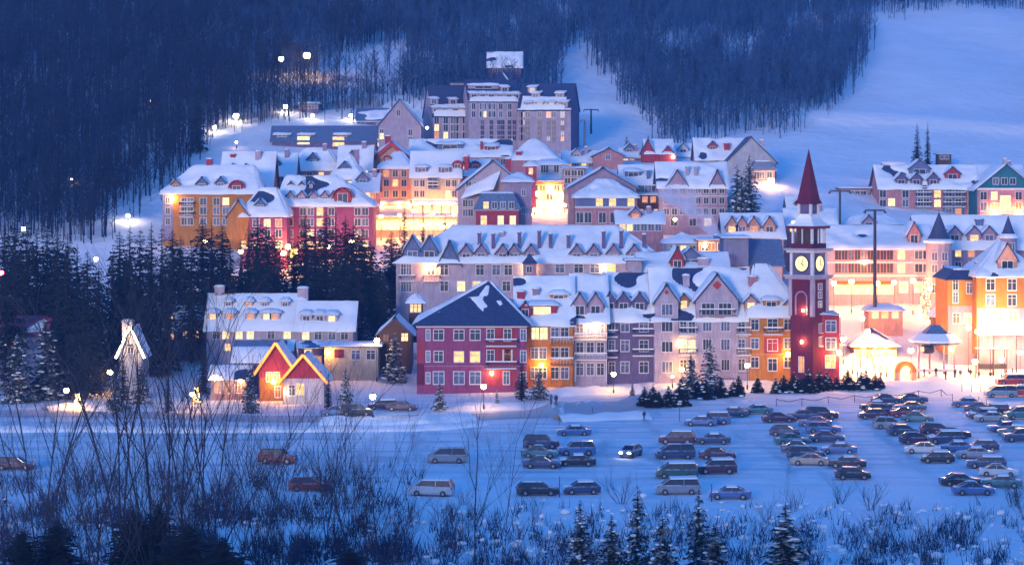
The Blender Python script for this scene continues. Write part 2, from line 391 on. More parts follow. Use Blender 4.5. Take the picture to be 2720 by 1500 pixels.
# patchy density: thinner woods in the middle of the picture
nz = np.array([mnoise.noise((a*.006, b*.02, 0.5)) for a, b in zip(u, v)])
nz2 = np.array([mnoise.noise((a*.02, b*.035, 7.5)) for a, b in zip(u, v)])
thin = np.clip((u - 500)/1000, 0, 1)
keep &= rng.random(len(u)) < np.clip(1.0 - thin*(.32 + .75*nz + .35*nz2) - (1 - thin)*(.15 + .5*nz), .12, 1)
u, D, z, v, nz = u[keep], D[keep], z[keep], v[keep], nz[keep]
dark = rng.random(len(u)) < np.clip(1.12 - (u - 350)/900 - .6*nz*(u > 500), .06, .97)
def forest(name, sel, mat, label):
    Vs, Ts, off = [], [], 0
    ii = np.nonzero(sel)[0]; tp = rng.integers(0, len(TPL), len(ii))
    for k in range(len(TPL)):
        jj = ii[tp == k]
        if not len(jj): continue
        V, T = TPL[k]; n = len(jj)
        a = rng.uniform(0, 6.28, n); h = rng.uniform(5.5, 14.5, n); wd = h*rng.uniform(1.0, 1.9, n)
        c, s = np.cos(a), np.sin(a)
        X = (c[:, None]*V[None, :, 0] - s[:, None]*V[None, :, 1])*wd[:, None] + ((u[jj] - 1360)*D[jj]/F)[:, None]
        Y = (s[:, None]*V[None, :, 0] + c[:, None]*V[None, :, 1])*wd[:, None] + D[jj][:, None]
        Z = V[None, :, 2]*h[:, None] + z[jj][:, None]
        Vs.append(np.stack([X, Y, Z], -1).reshape(-1, 3))
        Ts.append((T[None] + (np.arange(n)*len(V))[:, None, None] + off).reshape(-1, 3)); off += n*len(V)
    me = npmesh(name, np.concatenate(Vs), np.concatenate(Ts), [mat])
    tag(link(name, me), label, 'woods', kind='stuff')
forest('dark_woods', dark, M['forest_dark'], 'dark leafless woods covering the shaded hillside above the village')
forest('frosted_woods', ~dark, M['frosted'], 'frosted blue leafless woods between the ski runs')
# ------------------------------------------------------------------ building kit
WC = {}
def win_mesh(w_, h_, pane, near, bars, frame):
    key = (round(w_, 2), round(h_, 2), pane.name, near, bars, frame.name)
    if key in WC: return WC[key]
    t = .14 if near else .12
    fr = MB()
    fr.box(-w_/2 - t, -w_/2, -.09, .02, -h_/2 - t, h_/2 + t, frame); fr.box(w_/2, w_/2 + t, -.09, .02, -h_/2 - t, h_/2 + t, frame)
    fr.box(-w_/2, w_/2, -.088, .02, h_/2, h_/2 + t, frame); fr.box(-w_/2 - t*.6, w_/2 + t*.6, -.2, .02, -h_/2 - t*1.2, -h_/2, frame)
    for i in range(bars):
        x = -w_/2 + w_*(i + 1)/(bars + 1); fr.box(x - .045, x + .045, -.07, .015, -h_/2, h_/2, frame)
    if near and h_ > 1.3: fr.box(-w_/2, w_/2, -.066, .012, h_*.17, h_*.17 + .07, frame)
    pn = fr if not near else MB()
    pn.box(-w_/2, w_/2, -.03, .01, -h_/2, h_/2, pane)
    WC[key] = (fr.mesh('window'), pn.mesh('pane') if near else None); return WC[key]
TURN = {'f': 0.0, 'r': math.pi/2, 'l': -math.pi/2, 'b': math.pi}
def put_window(parent, loc, face='f', w_=1.1, h_=1.6, pane='glass', near=False, bars=1, frame='trim', name='window'):
    a, p = win_mesh(w_, h_, M[pane], near, bars, M[frame])
    o = link(name, a, parent, loc, TURN[face])
    if p: link('pane', p, o)
    return o
def pick(lit):
    r = rnd()
    if r < lit: return random.choice(['lit', 'lit_pale', 'lit_dim'])
    return 'glass' if rnd() < .75 else 'curtain'

def snow_patch(b, quad, th=.38, seed=0, bare=0.0, wob=.25, mat=None):
    """lumpy snow lying on a roof plane given as eave-left, eave-right, ridge-right, ridge-left"""
    mat = mat or M['roof_snow']; a, c, d, e = [Vector(p) for p in quad]
    nrm = (c - a).cross(((d + e)/2 - a)).normalized()
    W = max((c - a).length, (d - e).length); Hh = max((e - a).length, (d - c).length)
    st = .55 if bare else .9; n = int(min(70, max(4, W/st))); m_ = int(min(26, max(4, Hh/st)))
    k = len(b.v)
    for j in range(m_ + 1):
        t = j/m_
        for i in range(n + 1):
            s = i/n
            lo = a.lerp(c, s); hi = e.lerp(d, s); p = lo.lerp(hi, t)
            edge = 0.0 if (i in (0, n) or j in (0,)) else 1.0
            if j == m_: edge = .7
            nz = mnoise.noise((p.x*.35 + seed, p.y*.35, p.z*.35 + seed*1.7)); nf = mnoise.noise((p.x*1.1, p.y*1.1 + seed, p.z*1.1))
            if j == 0:                                    # sagging lip over the eave
                p = p + (lo - hi).normalized()*(.18 + wob*nz); q = p + nrm*.02
            else: q = p + nrm*(.03 + edge*th*(.8 + .55*nz + .25*nf) if edge else .03)
            if bare:
                f_ = max(-1, min(1, (.55 - bare - mnoise.noise((p.x*.16 + seed*3.1, p.y*.3, p.z*.3)))*6)); q = p + (q - p)*f_ if f_ > 0 else p + nrm*(.14*f_)
            b.v.append(tuple(q))
    for j in range(m_):
        for i in range(n):
            b.f.append((k + j*(n+1) + i, k + j*(n+1) + i + 1, k + (j+1)*(n+1) + i + 1, k + (j+1)*(n+1) + i)); b.mi.append(b.m(mat))
    # front lip going down to the eave
    for i in range(n):
        p, q = Vector(b.v[k + i]), Vector(b.v[k + i + 1]); d_ = Vector((0, 0, -.12))
        b.face((p + d_, q + d_, q, p), mat)

SEED = [0]
class Bld:
    """a building set by the photo columns and rows of its front: eave, base, ridge at distance D"""
    def __init__(s, name, label, cat, u0, u1, D, vb, ve, vr, dep, wall, roof='gx', inset=(3, 3), ovh=.6, snow=True, bare=None, th=.4, roofmat='slate', yaw=0.0, rf=.5, group=None, near=False, sink=5.0, endwall=None, split=None):
        s.D, s.sc = D, D/F; sc = s.sc
        if bare is None: bare = random.choice([0, 0, 0, .08, .14])
        s.um = (u0 + u1)/2; s.w = (u1 - u0)*sc/math.cos(yaw); s.dep = dep; s.near = near; s.wall = M[wall]; s.yaw = yaw
        s.base = P(s.um, vb, D); zb = s.base.z
        s.root = empty(name, s.base, yaw); tag(s.root, label, cat, group)
        s.H = (vb - ve)*sc; s.dr = dep*rf if roof in ('gx', 'hip', 'mansard') else 0.0
        s.zr = ZC + (VH - vr)*(D + s.dr)/F - zb
        s.k = (s.zr - s.H)/max(s.dr, .1); s.roofkind = roof
        W2 = s.w/2; H, zr = s.H, s.zr; wb = MB(); wm = s.wall; ew = M[endwall] if endwall else wm
        for (x0, y0, x1, y1, m_) in ((-W2, 0, W2, 0, wm), (W2, 0, W2, dep, ew), (W2, dep, -W2, dep, wm), (-W2, dep, -W2, 0, ew)):
            wb.face(((x0, y0, -sink), (x1, y1, -sink), (x1, y1, H), (x0, y0, H)), m_)
        o = ovh
        if roof == 'gx':
            for sx in (-1, 1): 
                pts = [(sx*W2, 0, H), (sx*W2, dep, H), (sx*W2, s.dr, zr)]
                wb.face(pts if sx > 0 else pts[::-1], ew)
            ez = H - o*s.k
            kb = (zr - H)/max(dep - s.dr, .1); ezb = H - o*kb
            s.planes = [[(-W2 - o, -o, ez), (W2 + o, -o, ez), (W2 + o, s.dr, zr), (-W2 - o, s.dr, zr)],
                        [(W2 + o, dep + o, ezb), (-W2 - o, dep + o, ezb), (-W2 - o, s.dr, zr), (W2 + o, s.dr, zr)]]
        elif roof == 'gf':
            wb.face([(-W2, 0, H), (W2, 0, H), (0, 0, zr)], wm); wb.face([(W2, dep, H), (-W2, dep, H), (0, dep, zr)], wm)
            ez = H - o*(zr - H)/W2
            s.planes = [[(-W2 - o, dep + o, ez), (-W2 - o, -o, ez), (0, -o, zr), (0, dep + o, zr)],
                        [(W2 + o, -o, ez), (W2 + o, dep + o, ez), (0, dep + o, zr), (0, -o, zr)]]
        elif roof in ('hip', 'mansard'):
            il, ir = inset; ez = H - o*s.k*.3; ez = H
            A, B_, C_, D_ = (-W2 - o, -o, ez), (W2 + o, -o, ez), (W2 + o, dep + o, ez), (-W2 - o, dep + o, ez)
            if roof == 'hip':
                L, Rr = (-W2 + il, s.dr, zr), (W2 - ir, s.dr, zr)
                s.planes = [[A, B_, Rr, L], [C_, D_, L, Rr], [D_, A, L, L], [B_, C_, Rr, Rr]]
            else:
                L1, R1, R2, L2 = (-W2 + il, il, zr), (W2 - ir, il, zr), (W2 - ir, dep - il, zr), (-W2 + il, dep - il, zr)
                s.planes = [[A, B_, R1, L1], [C_, D_, L2, R2], [D_, A, L1, L2], [B_, C_, R2, R1], [L1, R1, R2, L2]]
                s.k = (zr - H)/(il + o)
        else:
            s.zr = H + .3; s.planes = [[(-W2 - o, -o, H + .3), (W2 + o, -o, H + .3), (W2 + o, dep + o, H + .3), (-W2 - o, dep + o, H + .3)]]
        wb.build('wall', s.root)
        rb = MB()
        for q in s.planes: rb.slab([p for i, p in enumerate(q) if i == 0 or p != q[i-1]], .25, M[roofmat])
        s.roof = rb.build('roof', s.root)
        if snow:
            sb = MB(); SEED[0] += 1
            for i, q in enumerate(s.planes):
                if snow is True or i in snow: snow_patch(sb, q, th, SEED[0]*.77 + i, bare)
            s.snow = sb.build('snow', s.roof, smooth=True)
    def X(s, u): return (u - s.um)*s.sc/math.cos(s.yaw)
    def Z(s, v, y=0.0): return ZC + (VH - v)*(s.D + y)/F - s.base.z
    def ysl(s, v):
        """depth on the front roof slope of photo row v"""
        a = (VH - v)/F; return ((ZC - s.base.z + (VH - v)*s.D/F) - s.H)/(s.k - a)
    def win(s, us, vs, w_=1.1, h_=1.6, lit=.12, face='f', pane=None, bars=1, frame='trim', skip=0.0, y=-.012):
        for v in vs:
            for u in us:
                if skip and rnd() < skip: continue
                z = s.Z(v)
                if face == 'f': loc = (s.X(u), y, z)
                elif face == 'r': loc = (s.w/2 - y, u, z)
                else: loc = (-s.w/2 + y, u, z)
                put_window(s.root, loc, face, w_, h_, pane or pick(lit), s.near, bars, frame)
        return s
    def band(s, v, h=.3, mat='trim', pr=.12, name='cornice', face='f'):
        b = MB(); z = s.Z(v); W2 = s.w/2
        if face == 'f': b.box(-W2 - pr, W2 + pr, -pr, .05, z - h/2, z + h/2, M[mat])
        b.build(name, s.root); return s
    def dormer(s, u, v, w_=1.9, h_=1.5, kind='gable', lit=.1, mat=None, pane=None, snow=True, rise=.5, wv=None):
        """v = photo row of the sill"""
        y = max(.1, s.ysl(v)); z = s.H + y*s.k; x = s.X(u); k = max(s.k, .2); b = MB(); wm = M[mat] if mat else s.wall; sm = M['roof_snow'] if snow else M['slate']
        z0 = z - .25; zt = z + h_ + .25
        if kind == 'shed':
            L = (h_ + .3)/max(k - .15, .25) + .4; zb = zt + .15*L
            b.prism([(-w_/2, z0), (w_/2, z0), (w_/2, zt), (-w_/2, zt)], y, y + .12, wm)
            for sx in (-1, 1): b.face([(sx*w_/2, y, z0), (sx*w_/2, y + L, zb), (sx*w_/2, y, zt)][::sx], wm)
            b.slab([(-w_/2 - .35, y - .4, zt - .02), (w_/2 + .35, y - .4, zt - .02), (w_/2 + .35, y + L, zb), (-w_/2 - .35, y + L, zb)], .14, M['slate'])
            if snow:
                snow_patch(b, [(-w_/2 - .35, y - .4, zt), (w_/2 + .35, y - .4, zt), (w_/2 + .35, y + L, zb + .02), (-w_/2 - .35, y + L, zb + .02)], .45, u*.1)
        elif kind == 'arch':
            pts = [(-w_/2, z0), (w_/2, z0), (w_/2, z + h_*.6)] + [(w_/2*math.cos(t), z + h_*.6 + w_/2*math.sin(t)) for t in [math.pi*i/8 for i in range(1, 8)]] + [(-w_/2, z + h_*.6)]
            L = (h_ + w_/2)/k + .3; b.prism(pts, y, y + L, wm)
            pts2 = [(1.16*a, z + h_*.6 + (c - z - h_*.6)*1.16) for a, c in pts[2:]] ; n = len(pts2)
            for i in range(n - 1):
                (xa, za), (xb, zb_) = pts2[i], pts2[i+1]; b.slab([(xa, y - .25, za), (xa, y + L, za), (xb, y + L, zb_), (xb, y - .25, zb_)], -.18, sm if snow == 'full' else M[s_red(mat)])
        else:
            zp = zt + w_*rise; L = (zp - z)/k + .3
            b.prism([(-w_/2, z0), (w_/2, z0), (w_/2, zt), (0, zp), (-w_/2, zt)], y, y + L, wm)
            g = .35; ez = zt - g*rise*2
            for sx in (-1, 1):
                q = [(sx*(w_/2 + g), y - .35, ez), (sx*(w_/2 + g), y + L, ez), (0, y + L, zp), (0, y - .35, zp)]
                if sx < 0: q = [q[1], q[0], q[3], q[2]]
                b.slab([Vector(p) + Vector((0, 0, .05)) for p in q], .16, M['slate'])
                if snow: snow_patch(b, [Vector(p) + Vector((0, 0, .08)) for p in q], .28, u*.1 + sx, wob=.1)
        o = b.build('dormer', s.root, (x, 0, 0))
        put_window(o, (0, y - .012, z + h_*.52), 'f', w_*.55, h_*.78, pane or pick(lit), False, 1)
        return s
    def chimney(s, u, vt, vb, w_=1.0, mat='lilac', d_=None):
        y = min(max(.3, s.ysl(vb)), s.dr if s.dr else s.dep/2); x = s.X(u); d_ = d_ or w_
        zb = s.Z(vb, y) - 1.2; zt = s.Z(vt, y); b = MB()
        b.box(x - w_/2, x + w_/2, y, y + d_, zb, zt, M[mat]); b.box(x - w_/2 - .12, x + w_/2 + .12, y - .12, y + d_ + .12, zt, zt + .22, M[mat])
        b.ball((x, y + d_/2, zt + .3), w_*.62, d_*.62, .3, M['roof_snow'])
        b.build('chimney', s.root); return s
    def balcony(s, u0, u1, v, d_=1.3, mat='trim', rail='metal', snow=True, posts=False, vb=None):
        b = MB(); x0, x1, z = s.X(u0), s.X(u1), s.Z(v)
        b.box(x0, x1, -d_, -.01, z - .22, z, M[mat])
        for x in np.linspace(x0, x1, max(3, int((x1 - x0)/.45))): b.box(x - .03, x + .03, -d_, -d_ + .06, z, z + .95, M[rail])
        b.box(x0, x1, -d_ - .02, -d_ + .08, z + .95, z + 1.05, M[rail]); 
        for x in (x0, x1 - .06): b.box(x, x + .06, -d_ + .08, -.01, z + .5, z + 1.05, M[rail])
        if snow: b.box(x0 - .04, x1 + .04, -d_ - .06, -d_ + .14, z + 1.05, z + 1.24, M['roof_snow'])
        if posts:
            for x in (x0, x1 - .16): b.box(x, x + .16, -d_, -d_ + .16, s.Z(vb) if vb else 0, z - .22, M[mat])
        b.build('balcony', s.root); return s
    def bay(s, u0, u1, v0, v1, d_, mat, name='bay', top=True):
        """a part of the front standing proud"""
        b = MB(); b.box(s.X(u0), s.X(u1), -d_, -.005, s.Z(v1), s.Z(v0), M[mat], M['roof_snow'] if top else None); b.build(name, s.root); return s
    def panel(s, u0, u1, v0, v1, mat, name='wall_panel', d_=.06):
        b = MB(); b.box(s.X(u0), s.X(u1), -d_, -.004, s.Z(v1), s.Z(v0), M[mat]); b.build(name, s.root); return s
    def awning(s, u0, u1, v, mat='trim_red', d_=1.6, h=.9, snow=True):
        b = MB(); x0, x1, z = s.X(u0), s.X(u1), s.Z(v)
        b.slab([(x0, -d_, z - h), (x1, -d_, z - h), (x1, -.02, z), (x0, -.02, z)], .1, M[mat])
        if snow: snow_patch(b, [(x0, -d_, z - h + .02), (x1, -d_, z - h + .02), (x1, -.02, z + .02), (x0, -.02, z + .02)], .22, u0*.1)
        b.build('awning', s.root); return s
    def wall_lamp(s, u, v, r=.28, mat='globe', d_=.5):
        b = MB(); x, z = s.X(u), s.Z(v); b.ball((x, -d_, z), r, r, r, M[mat]); b.box(x - .04, x + .04, -d_, 0, z + r, z + r + .06, M['metal']); b.build('wall_lamp', s.root); return s
    def gable(s, u0, u1, ve, vp, dep2=6.0, y0=0.0, mat=None, snow=True, win=None, diamond=None, vb=None):
        """a cross gable standing on the front wall, up through the eave"""
        b = MB(); wm = M[mat] if mat else s.wall; x0, x1 = s.X(u0), s.X(u1); zE, zP = s.Z(ve), s.Z(vp); xm = (x0 + x1)/2; zb = s.Z(vb) if vb else min(s.H - .5, zE - .2)
        b.prism([(x0, zb), (x1, zb), (x1, zE), (xm, zP), (x0, zE)], y0 - .25, y0 + .4, wm)
        b.prism([(x0, zb), (x1, zb), (x1, zE - .05), (xm, zP - .05), (x0, zE - .05)], y0 + .4, dep2, wm)
        sl = (zP - zE)/((x1 - x0)/2); g = .5
        for sx, xe in ((-1, x0), (1, x1)):
            q = [(xe + sx*g, y0 - .6, zE - g*sl), (xe + sx*g, dep2 + .5, zE - g*sl), (xm, dep2 + .5, zP), (xm, y0 - .6, zP)]
            if sx < 0: q = [q[1], q[0], q[3], q[2]]
            b.slab([Vector(p) + Vector((0, 0, .1)) for p in q], .22, M['slate'])
            if snow is True or (snow == 'r' and sx > 0) or (snow == 'l' and sx < 0): snow_patch(b, [Vector(p) + Vector((0, 0, .13)) for p in q], .36, u0*.1 + sx, wob=.12)
        o = b.build('gable', s.root)
        if diamond:
            d = MB(); r_, zz = diamond[0], s.Z(diamond[1]); d.prism([(xm, zz - r_), (xm + r_, zz), (xm, zz + r_), (xm - r_, zz)], y0 - .36, y0 - .26, M['trim_red']); d.build('emblem', o)
        if win:
            for (u, v, w_, h_, pane) in win: put_window(o, (s.X(u), y0 - .27, s.Z(v)), 'f', w_, h_, pane, False, 2)
        return s
def s_red(mat): return 'trim_red' if mat in ('red', 'rose', 'magenta', 'crimson', 'orange') else 'slate'
def lin(a, b, n): return [a + (b - a)*(i + .5)/n for i in range(n)]
def merge(main, *others):
    """wings that belong to one building hang under its root"""
    def wm(r): return Matrix.LocRotScale(r.location, r.rotation_euler, r.scale)
    for o in others:
        mi = wm(main.root).inverted() @ wm(o.root)
        for c in list(o.root.children): c.parent = main.root; c.matrix_parent_inverse = mi
        bpy.data.objects.remove(o.root)
    return main
def rope(parent, pts, r, mat, name='rope_light'):
    b = MB()
    for p, q in zip(pts, pts[1:]): b.tube(p, q, r, r, M[mat], 5)
    return b.build(name, parent)
# ================================================================== the hotel on the hill
H1 = Bld('hotel', 'great pale hotel with steep slate roofs and tall window bays above the village', 'hotel', 1376, 1516, 652, 402, 291, 222, 15, 'hotel', 'gx', snow=False, yaw=R(-11), ovh=.3, endwall='plum')
H1.win([1402, 1433, 1457, 1471, 1494], [305], 1.2, 1.7, .08); H1.win([1402, 1433, 1457, 1471, 1494], [327, 341, 355, 369], 1.0, 1.25, .05, frame='hotel')
H1.win([1383, 1389], [305, 325, 345, 365], 1.1, 1.5, 0, frame='mauve')
for u, v in ((1402, 286), (1433, 286), (1464, 286), (1496, 286), (1418, 263), (1482, 263), (1405, 246)): H1.dormer(u, v, 2.6, 1.5, 'shed', .12)
H1.band(290, .5, 'trim'); H1.band(315, .3, 'hotel')
snow_w = MB(); snow_patch(snow_w, [(-7, -.4, H1.H + .1), (6, -.4, H1.H + .1), (6, 3.2, H1.H + .1 + 3.2*H1.k), (-7, 3.6, H1.H + .1 + 3.6*H1.k)], .5, 3); snow_w.build('snow', H1.roof, smooth=True)
H2 = Bld('wing', '', '', 1246, 1380, 656, 402, 269, 212, 15, 'hotel', 'gx', snow=False, yaw=R(9), ovh=.3)
H2.win([1258, 1279, 1287, 1302, 1311, 1330, 1354], [283, 304], 1.05, 1.7, .05); H2.win([1281, 1305, 1325, 1335, 1353, 1366], [325, 339, 353, 367], .95, 1.2, .05, frame='hotel')
for u in (1260, 1283, 1306, 1330, 1353, 1371): H2.dormer(u, 264, 2.5, 1.5, 'shed', .1)
H2.band(269, .5, 'trim'); H2.dormer(1290, 236, 9, .8, 'shed', 0); H2.dormer(1345, 246, 2.5, 1.5, 'shed', 0)
snow_w = MB(); snow_patch(snow_w, [(-7.2, -.4, H2.H + .1), (7, -.4, H2.H + .1), (7, 2.6, H2.H + .1 + 2.6*H2.k), (-6.6, 2.6, H2.H + .1 + 2.6*H2.k)], .5, 4); snow_w.build('snow', H2.roof, smooth=True)
H3 = Bld('wing', '', '', 1150, 1250, 662, 385, 308, 226, 14, 'hotel', 'gx', snow=False, yaw=R(14), ovh=.3)
H3.win([1160, 1184, 1203, 1212, 1234], [320, 340, 360], 1.3, 1.9, .12)
for u, v in ((1160, 302), (1184, 302), (1210, 302), (1236, 302), (1158, 278), (1208, 279)): H3.dormer(u, v, 2.6, 1.6, 'shed', 0)
snow_w = MB(); snow_patch(snow_w, [(-5.4, -.4, H3.H + .1), (5.2, -.4, H3.H + .1), (5.2, 2.6, H3.H + .1 + 2.6*H3.k), (-5, 2.2, H3.H + .1 + 2.2*H3.k)], .5, 5); snow_w.build('snow', H3.roof, smooth=True)
H4 = Bld('wing', '', '', 1005, 1118, 648, 400, 330, 262, 14, 'hotel', 'gf', snow=[1], ovh=.5)
H4.win([1014, 1090], [352], 1.1, 1.8, 0); H4.win([1014], [362], 1.1, 1.6, pane='lit_pale'); H4.win([1090], [372], 1.1, 1.8, 0); H4.win([1058], [300], 1.0, 1.8, 0)
H4.wall_lamp(1135, 340, .4, 'globe_small', .8)
for u, v in ((1100, 325),): pass
H5 = Bld('wing', '', '', 722, 1000, 652, 402, 372, 334, 10, 'plum', 'gx', snow=False, ovh=.6, roofmat='slate_light')
for u in (748, 812, 908):
    H5.dormer(u, 364, 4.6, .5, 'shed', 0); 
H5.win([806], [373], 3.4, 2.2, pane='lit_pale', bars=0); H5.win([899], [376], 3.2, 2.6, pane='lit', bars=0); H5.win([1010], [379], 1.4, 2.0, pane='lit_pale')
H6 = Bld('wing', '', '', 1294, 1362, 664, 300, 238, 193, 12, 'plum', 'hip', inset=(3.2, 3.2), snow=[3], ovh=.3)
H7 = Bld('wing', '', '', 1196, 1300, 672, 300, 222, 190, 10, 'hotel', 'flat', ovh=.2, snow=False)
merge(H1, H2, H3, H4, H5, H6, H7)
Bld('hillside_building', 'boxy snow roofed building alone in the trees behind the hotel', 'building', 1297, 1385, 735, 210, 176, 140, 12, 'plum', 'gx', th=.6).win([1315, 1340, 1365], [190], 1.4, 1.4, 0)
Bld('service_building', 'low building with a wide blue roof beside the hillside terrace', 'building', 948, 1042, 690, 335, 318, 287, 12, 'plum', 'gx', bare=.5, roofmat='slate_light').win([965, 1005], [326], 1.2, 1.0, 0)
Bld('terrace_shed', 'long dark shed standing on the snowy hillside terrace', 'shed', 795, 846, 700, 292, 277, 270, 5, 'plum', 'flat', th=.7).win([805, 820, 835], [284], 1.6, .8, 0)
Bld('hillside_cottage', 'dark brown cottage in the shaded woods at the left', 'house', 255, 326, 600, 500, 474, 445, 9, 'brown', 'gx', bare=.45).win([268, 285, 305], [485], 1.1, 1.3, .4, frame='brown')

# ================================================================== upper village, back rows first
b = Bld('red_trim_house', 'snowy house with a bold dark red gable trim below the hotel', 'house', 988, 1092, 592, 480, 418, 376, 12, 'salmon', 'gf', th=.5)
for sx in (-1, 1):
    q = MB(); q.slab([(sx*(b.w/2 + .6), -.75, b.H - .6), (0, -.75, b.zr + .1), (0, -.72, b.zr - 1.2), (sx*(b.w/2 + .6), -.72, b.H - 1.9)][::sx], .15, M['trim_red']); q.build('bargeboard', b.root)
b.chimney(1030, 364, 380, 1.4, 'red')
b = Bld('shop_house', 'pink lit house with a red eave band under the red gable trim', 'house', 1008, 1093, 585, 600, 447, 404, 12, 'salmon', 'hip', inset=(4, 3), th=.5)
b.band(448, .7, 'trim_red'); b.win([1026, 1050, 1073], [461, 486, 515], 1.3, 1.7, .3); b.win([1020, 1045, 1075], [545], 1.8, 2, pane='lit_shop'); b.awning(1012, 1090, 530, 'trim_red'); b.dormer(1028, 432, 1.8, 1.2, 'arch', 0, 'red')
for u in (1016, 1060, 1086): b.wall_lamp(u, 540, .36, 'street_glow', 2.3)
b = Bld('long_roof_house', 'long snow roofed block with a red chimney directly under the hotel', 'building', 1090, 1356, 612, 470, 412, 371, 12, 'rose', 'gx', th=.5)
b.chimney(1279, 378, 402, .7, 'red'); b.dormer(1195, 400, 7, 1.6, 'shed', 0, 'blue'); b.dormer(1305, 402, 3.6, 1.3, 'shed', 0, 'red'); b.win(lin(1100, 1350, 9), [430], 1.2, 1.5, .2)
b = Bld('pedestrian_street_house', 'cream street front with blue mansard windows glowing over the shops', 'building', 1093, 1222, 572, 620, 466, 404, 13, 'cream', 'gx', th=.5)
for u in (1120, 1182): b.dormer(u, 463, 3.2, 1.7, 'shed', .1, 'blue')
for u in (1215,): b.dormer(u, 452, 2.4, 1.6, 'arch', .2, 'red')
b.chimney(1238, 418, 440, 1.1, 'red'); b.win([1106, 1122, 1190, 1207], [487, 515], 1.1, 1.6, .15); b.win([1150], [470, 490], 2.4, 1.6, 0, frame='trim'); b.balcony(1138, 1166, 482); b.balcony(1138, 1166, 503)
b.win([1110, 1135, 1160, 1185, 1208], [556, 578], 1.7, 1.8, pane='lit_shop'); b.awning(1095, 1220, 533, 'trim_red'); b.band(530, .4, 'trim')
for u in (1100, 1130, 1170, 1198): b.wall_lamp(u, 541, .36, 'street_glow', 2.3)
b = Bld('shop_row', 'low flat roofed row of bright shops at the foot of the street', 'shop', 985, 1218, 556, 628, 578, 570, 8, 'cream', 'flat', th=.5)
b.win(lin(990, 1212, 9), [598], 2.0, 2.2, pane='lit_shop', bars=1); b.awning(990, 1100, 590, 'orange', 1.4, .7); b.awning(1130, 1214, 590, 'trim_red', 1.4, .7)
b = Bld('red_dormer_house', 'red walled house with two round red dormers right of the glowing street', 'house', 1226, 1300, 588, 520, 462, 425, 11, 'red', 'gx', th=.5)
for u in (1236, 1262): b.dormer(u, 452, 2.4, 1.5, 'arch', .3, 'red')
b.chimney(1240, 415, 440, 1.2, 'red')
b = Bld('hip_roof_hall', 'broad snowy hip roofed hall with pink walls near the hotel forecourt', 'building', 1358, 1482, 606, 500, 424, 372, 13, 'rose', 'hip', inset=(5.5, 5.5), th=.5)
b.win(lin(1395, 1475, 6), [434], 1.5, 1.3, .15); b.chimney(1378, 405, 425, 1.6, 'red')
b = Bld('white_walled_shop', 'pale walled shop with a slanted snow canopy above the lit street end', 'shop', 1428, 1503, 592, 520, 437, 425, 10, 'white', 'hip', inset=(2, 2), th=.5)
b.win([1443, 1450, 1478], [449], 1.2, 1.8, 0); b.awning(1432, 1496, 465, 'slate', 3.4, 1.2); 
b = Bld('street_end_house', 'orange shop front blazing with lights at the end of the side street', 'shop', 1405, 1514, 582, 620, 484, 470, 9, 'orange', 'flat', th=.4)
b.win(lin(1412, 1508, 5), [500, 522], 1.5, 1.6, .6); b.win(lin(1412, 1508, 5), [556], 1.9, 2.4, pane='lit_shop'); b.awning(1410, 1508, 535, 'trim_red')
for u, v in ((1425, 515), (1438, 545), (1462, 500), (1470, 512), (1492, 520), (1500, 548)): b.wall_lamp(u, v, .5, 'shop_lamp', .9)
b = Bld('pink_stair_turret', 'slim bright pink turret left of the lit street end', 'turret', 1396, 1424, 578, 600, 440, 428, 3, 'magenta', 'hip', inset=(1.2, 1.2), th=.3); b.win([1410], [455, 480], .9, 1.5, .5)
b = Bld('lavender_gable_house', 'big lavender house with a wide plain gable in the village centre', 'house', 1216, 1402, 540, 620, 500, 425, 16, 'lilac', 'gf', th=.5)
b.win([1245, 1265], [495, 508], 1.2, 2.2, 0); b.win([1300], [487], 1.0, 1.6, 0); b.win([1236, 1250], [540, 565], 1.1, 1.6, .1); b.chimney(1350, 425, 455, 1.4, 'red')
q = MB(); snow_patch(q, [(b.X(1225), -3.2, b.Z(525)), (b.X(1312), -3.2, b.Z(500)), (b.X(1330), 0, b.Z(455)), (b.X(1240), 0, b.Z(500))], .4, 6); q.build('lean_to_roof', b.root)
b = Bld('mauve_tower_house', 'plain mauve tower house with one small window beside the lit alley', 'house', 1338, 1413, 532, 620, 482, 460, 10, 'mauve', 'hip', inset=(3, 3), th=.35)
b.win([1391], [512], .9, 1.4, 0); b.band(482, .5, 'trim'); b.win([1362, 1391], [560], .9, 1.4, 0)
b = Bld('blue_mansard_house', 'small house with blue mansard roof over a red ground floor', 'house', 1264, 1378, 527, 620, 556, 512, 9, 'red', 'mansard', inset=(1.2, 1.2), th=.35, roofmat='slate_light', snow=[4])
b.win(lin(1280, 1370, 4), [545], 1.1, 1.5, .2, y=-.5); b.band(557, .4, 'trim'); b.win([1285, 1330, 1362], [585], 1.3, 2, .3)
b = Bld('pink_gable_house', 'wide pale pink gabled house right of the lit alley', 'house', 1512, 1690, 546, 620, 496, 445, 14, 'mauve', 'gf', th=.45)
b = Bld('arched_house', 'snow topped hip roof house with three lit dormers over arched pink openings', 'house', 1528, 1692, 533, 610, 524, 478, 13, 'rose', 'hip', inset=(6, 6), th=.45)
b.panel(1530, 1690, 524, 549, 'blue', 'upper_wall'); b.win([1592, 1627, 1676], [537], 1.5, 1.7, pane='lit', y=-.075); b.band(550, .35, 'trim')
b.win([1540, 1562, 1600, 1630], [578], 1.6, 2.4, 0); b.win([1668], [578], 2.2, 2.2, pane='lit_dim')
b = Bld('low_pink_gable', 'low pink gable house at the edge of the ski run', 'house', 1576, 1656, 622, 450, 412, 393, 10, 'rose', 'gf', th=.45); b.win([1615], [418], 1.2, 1.4, 0)
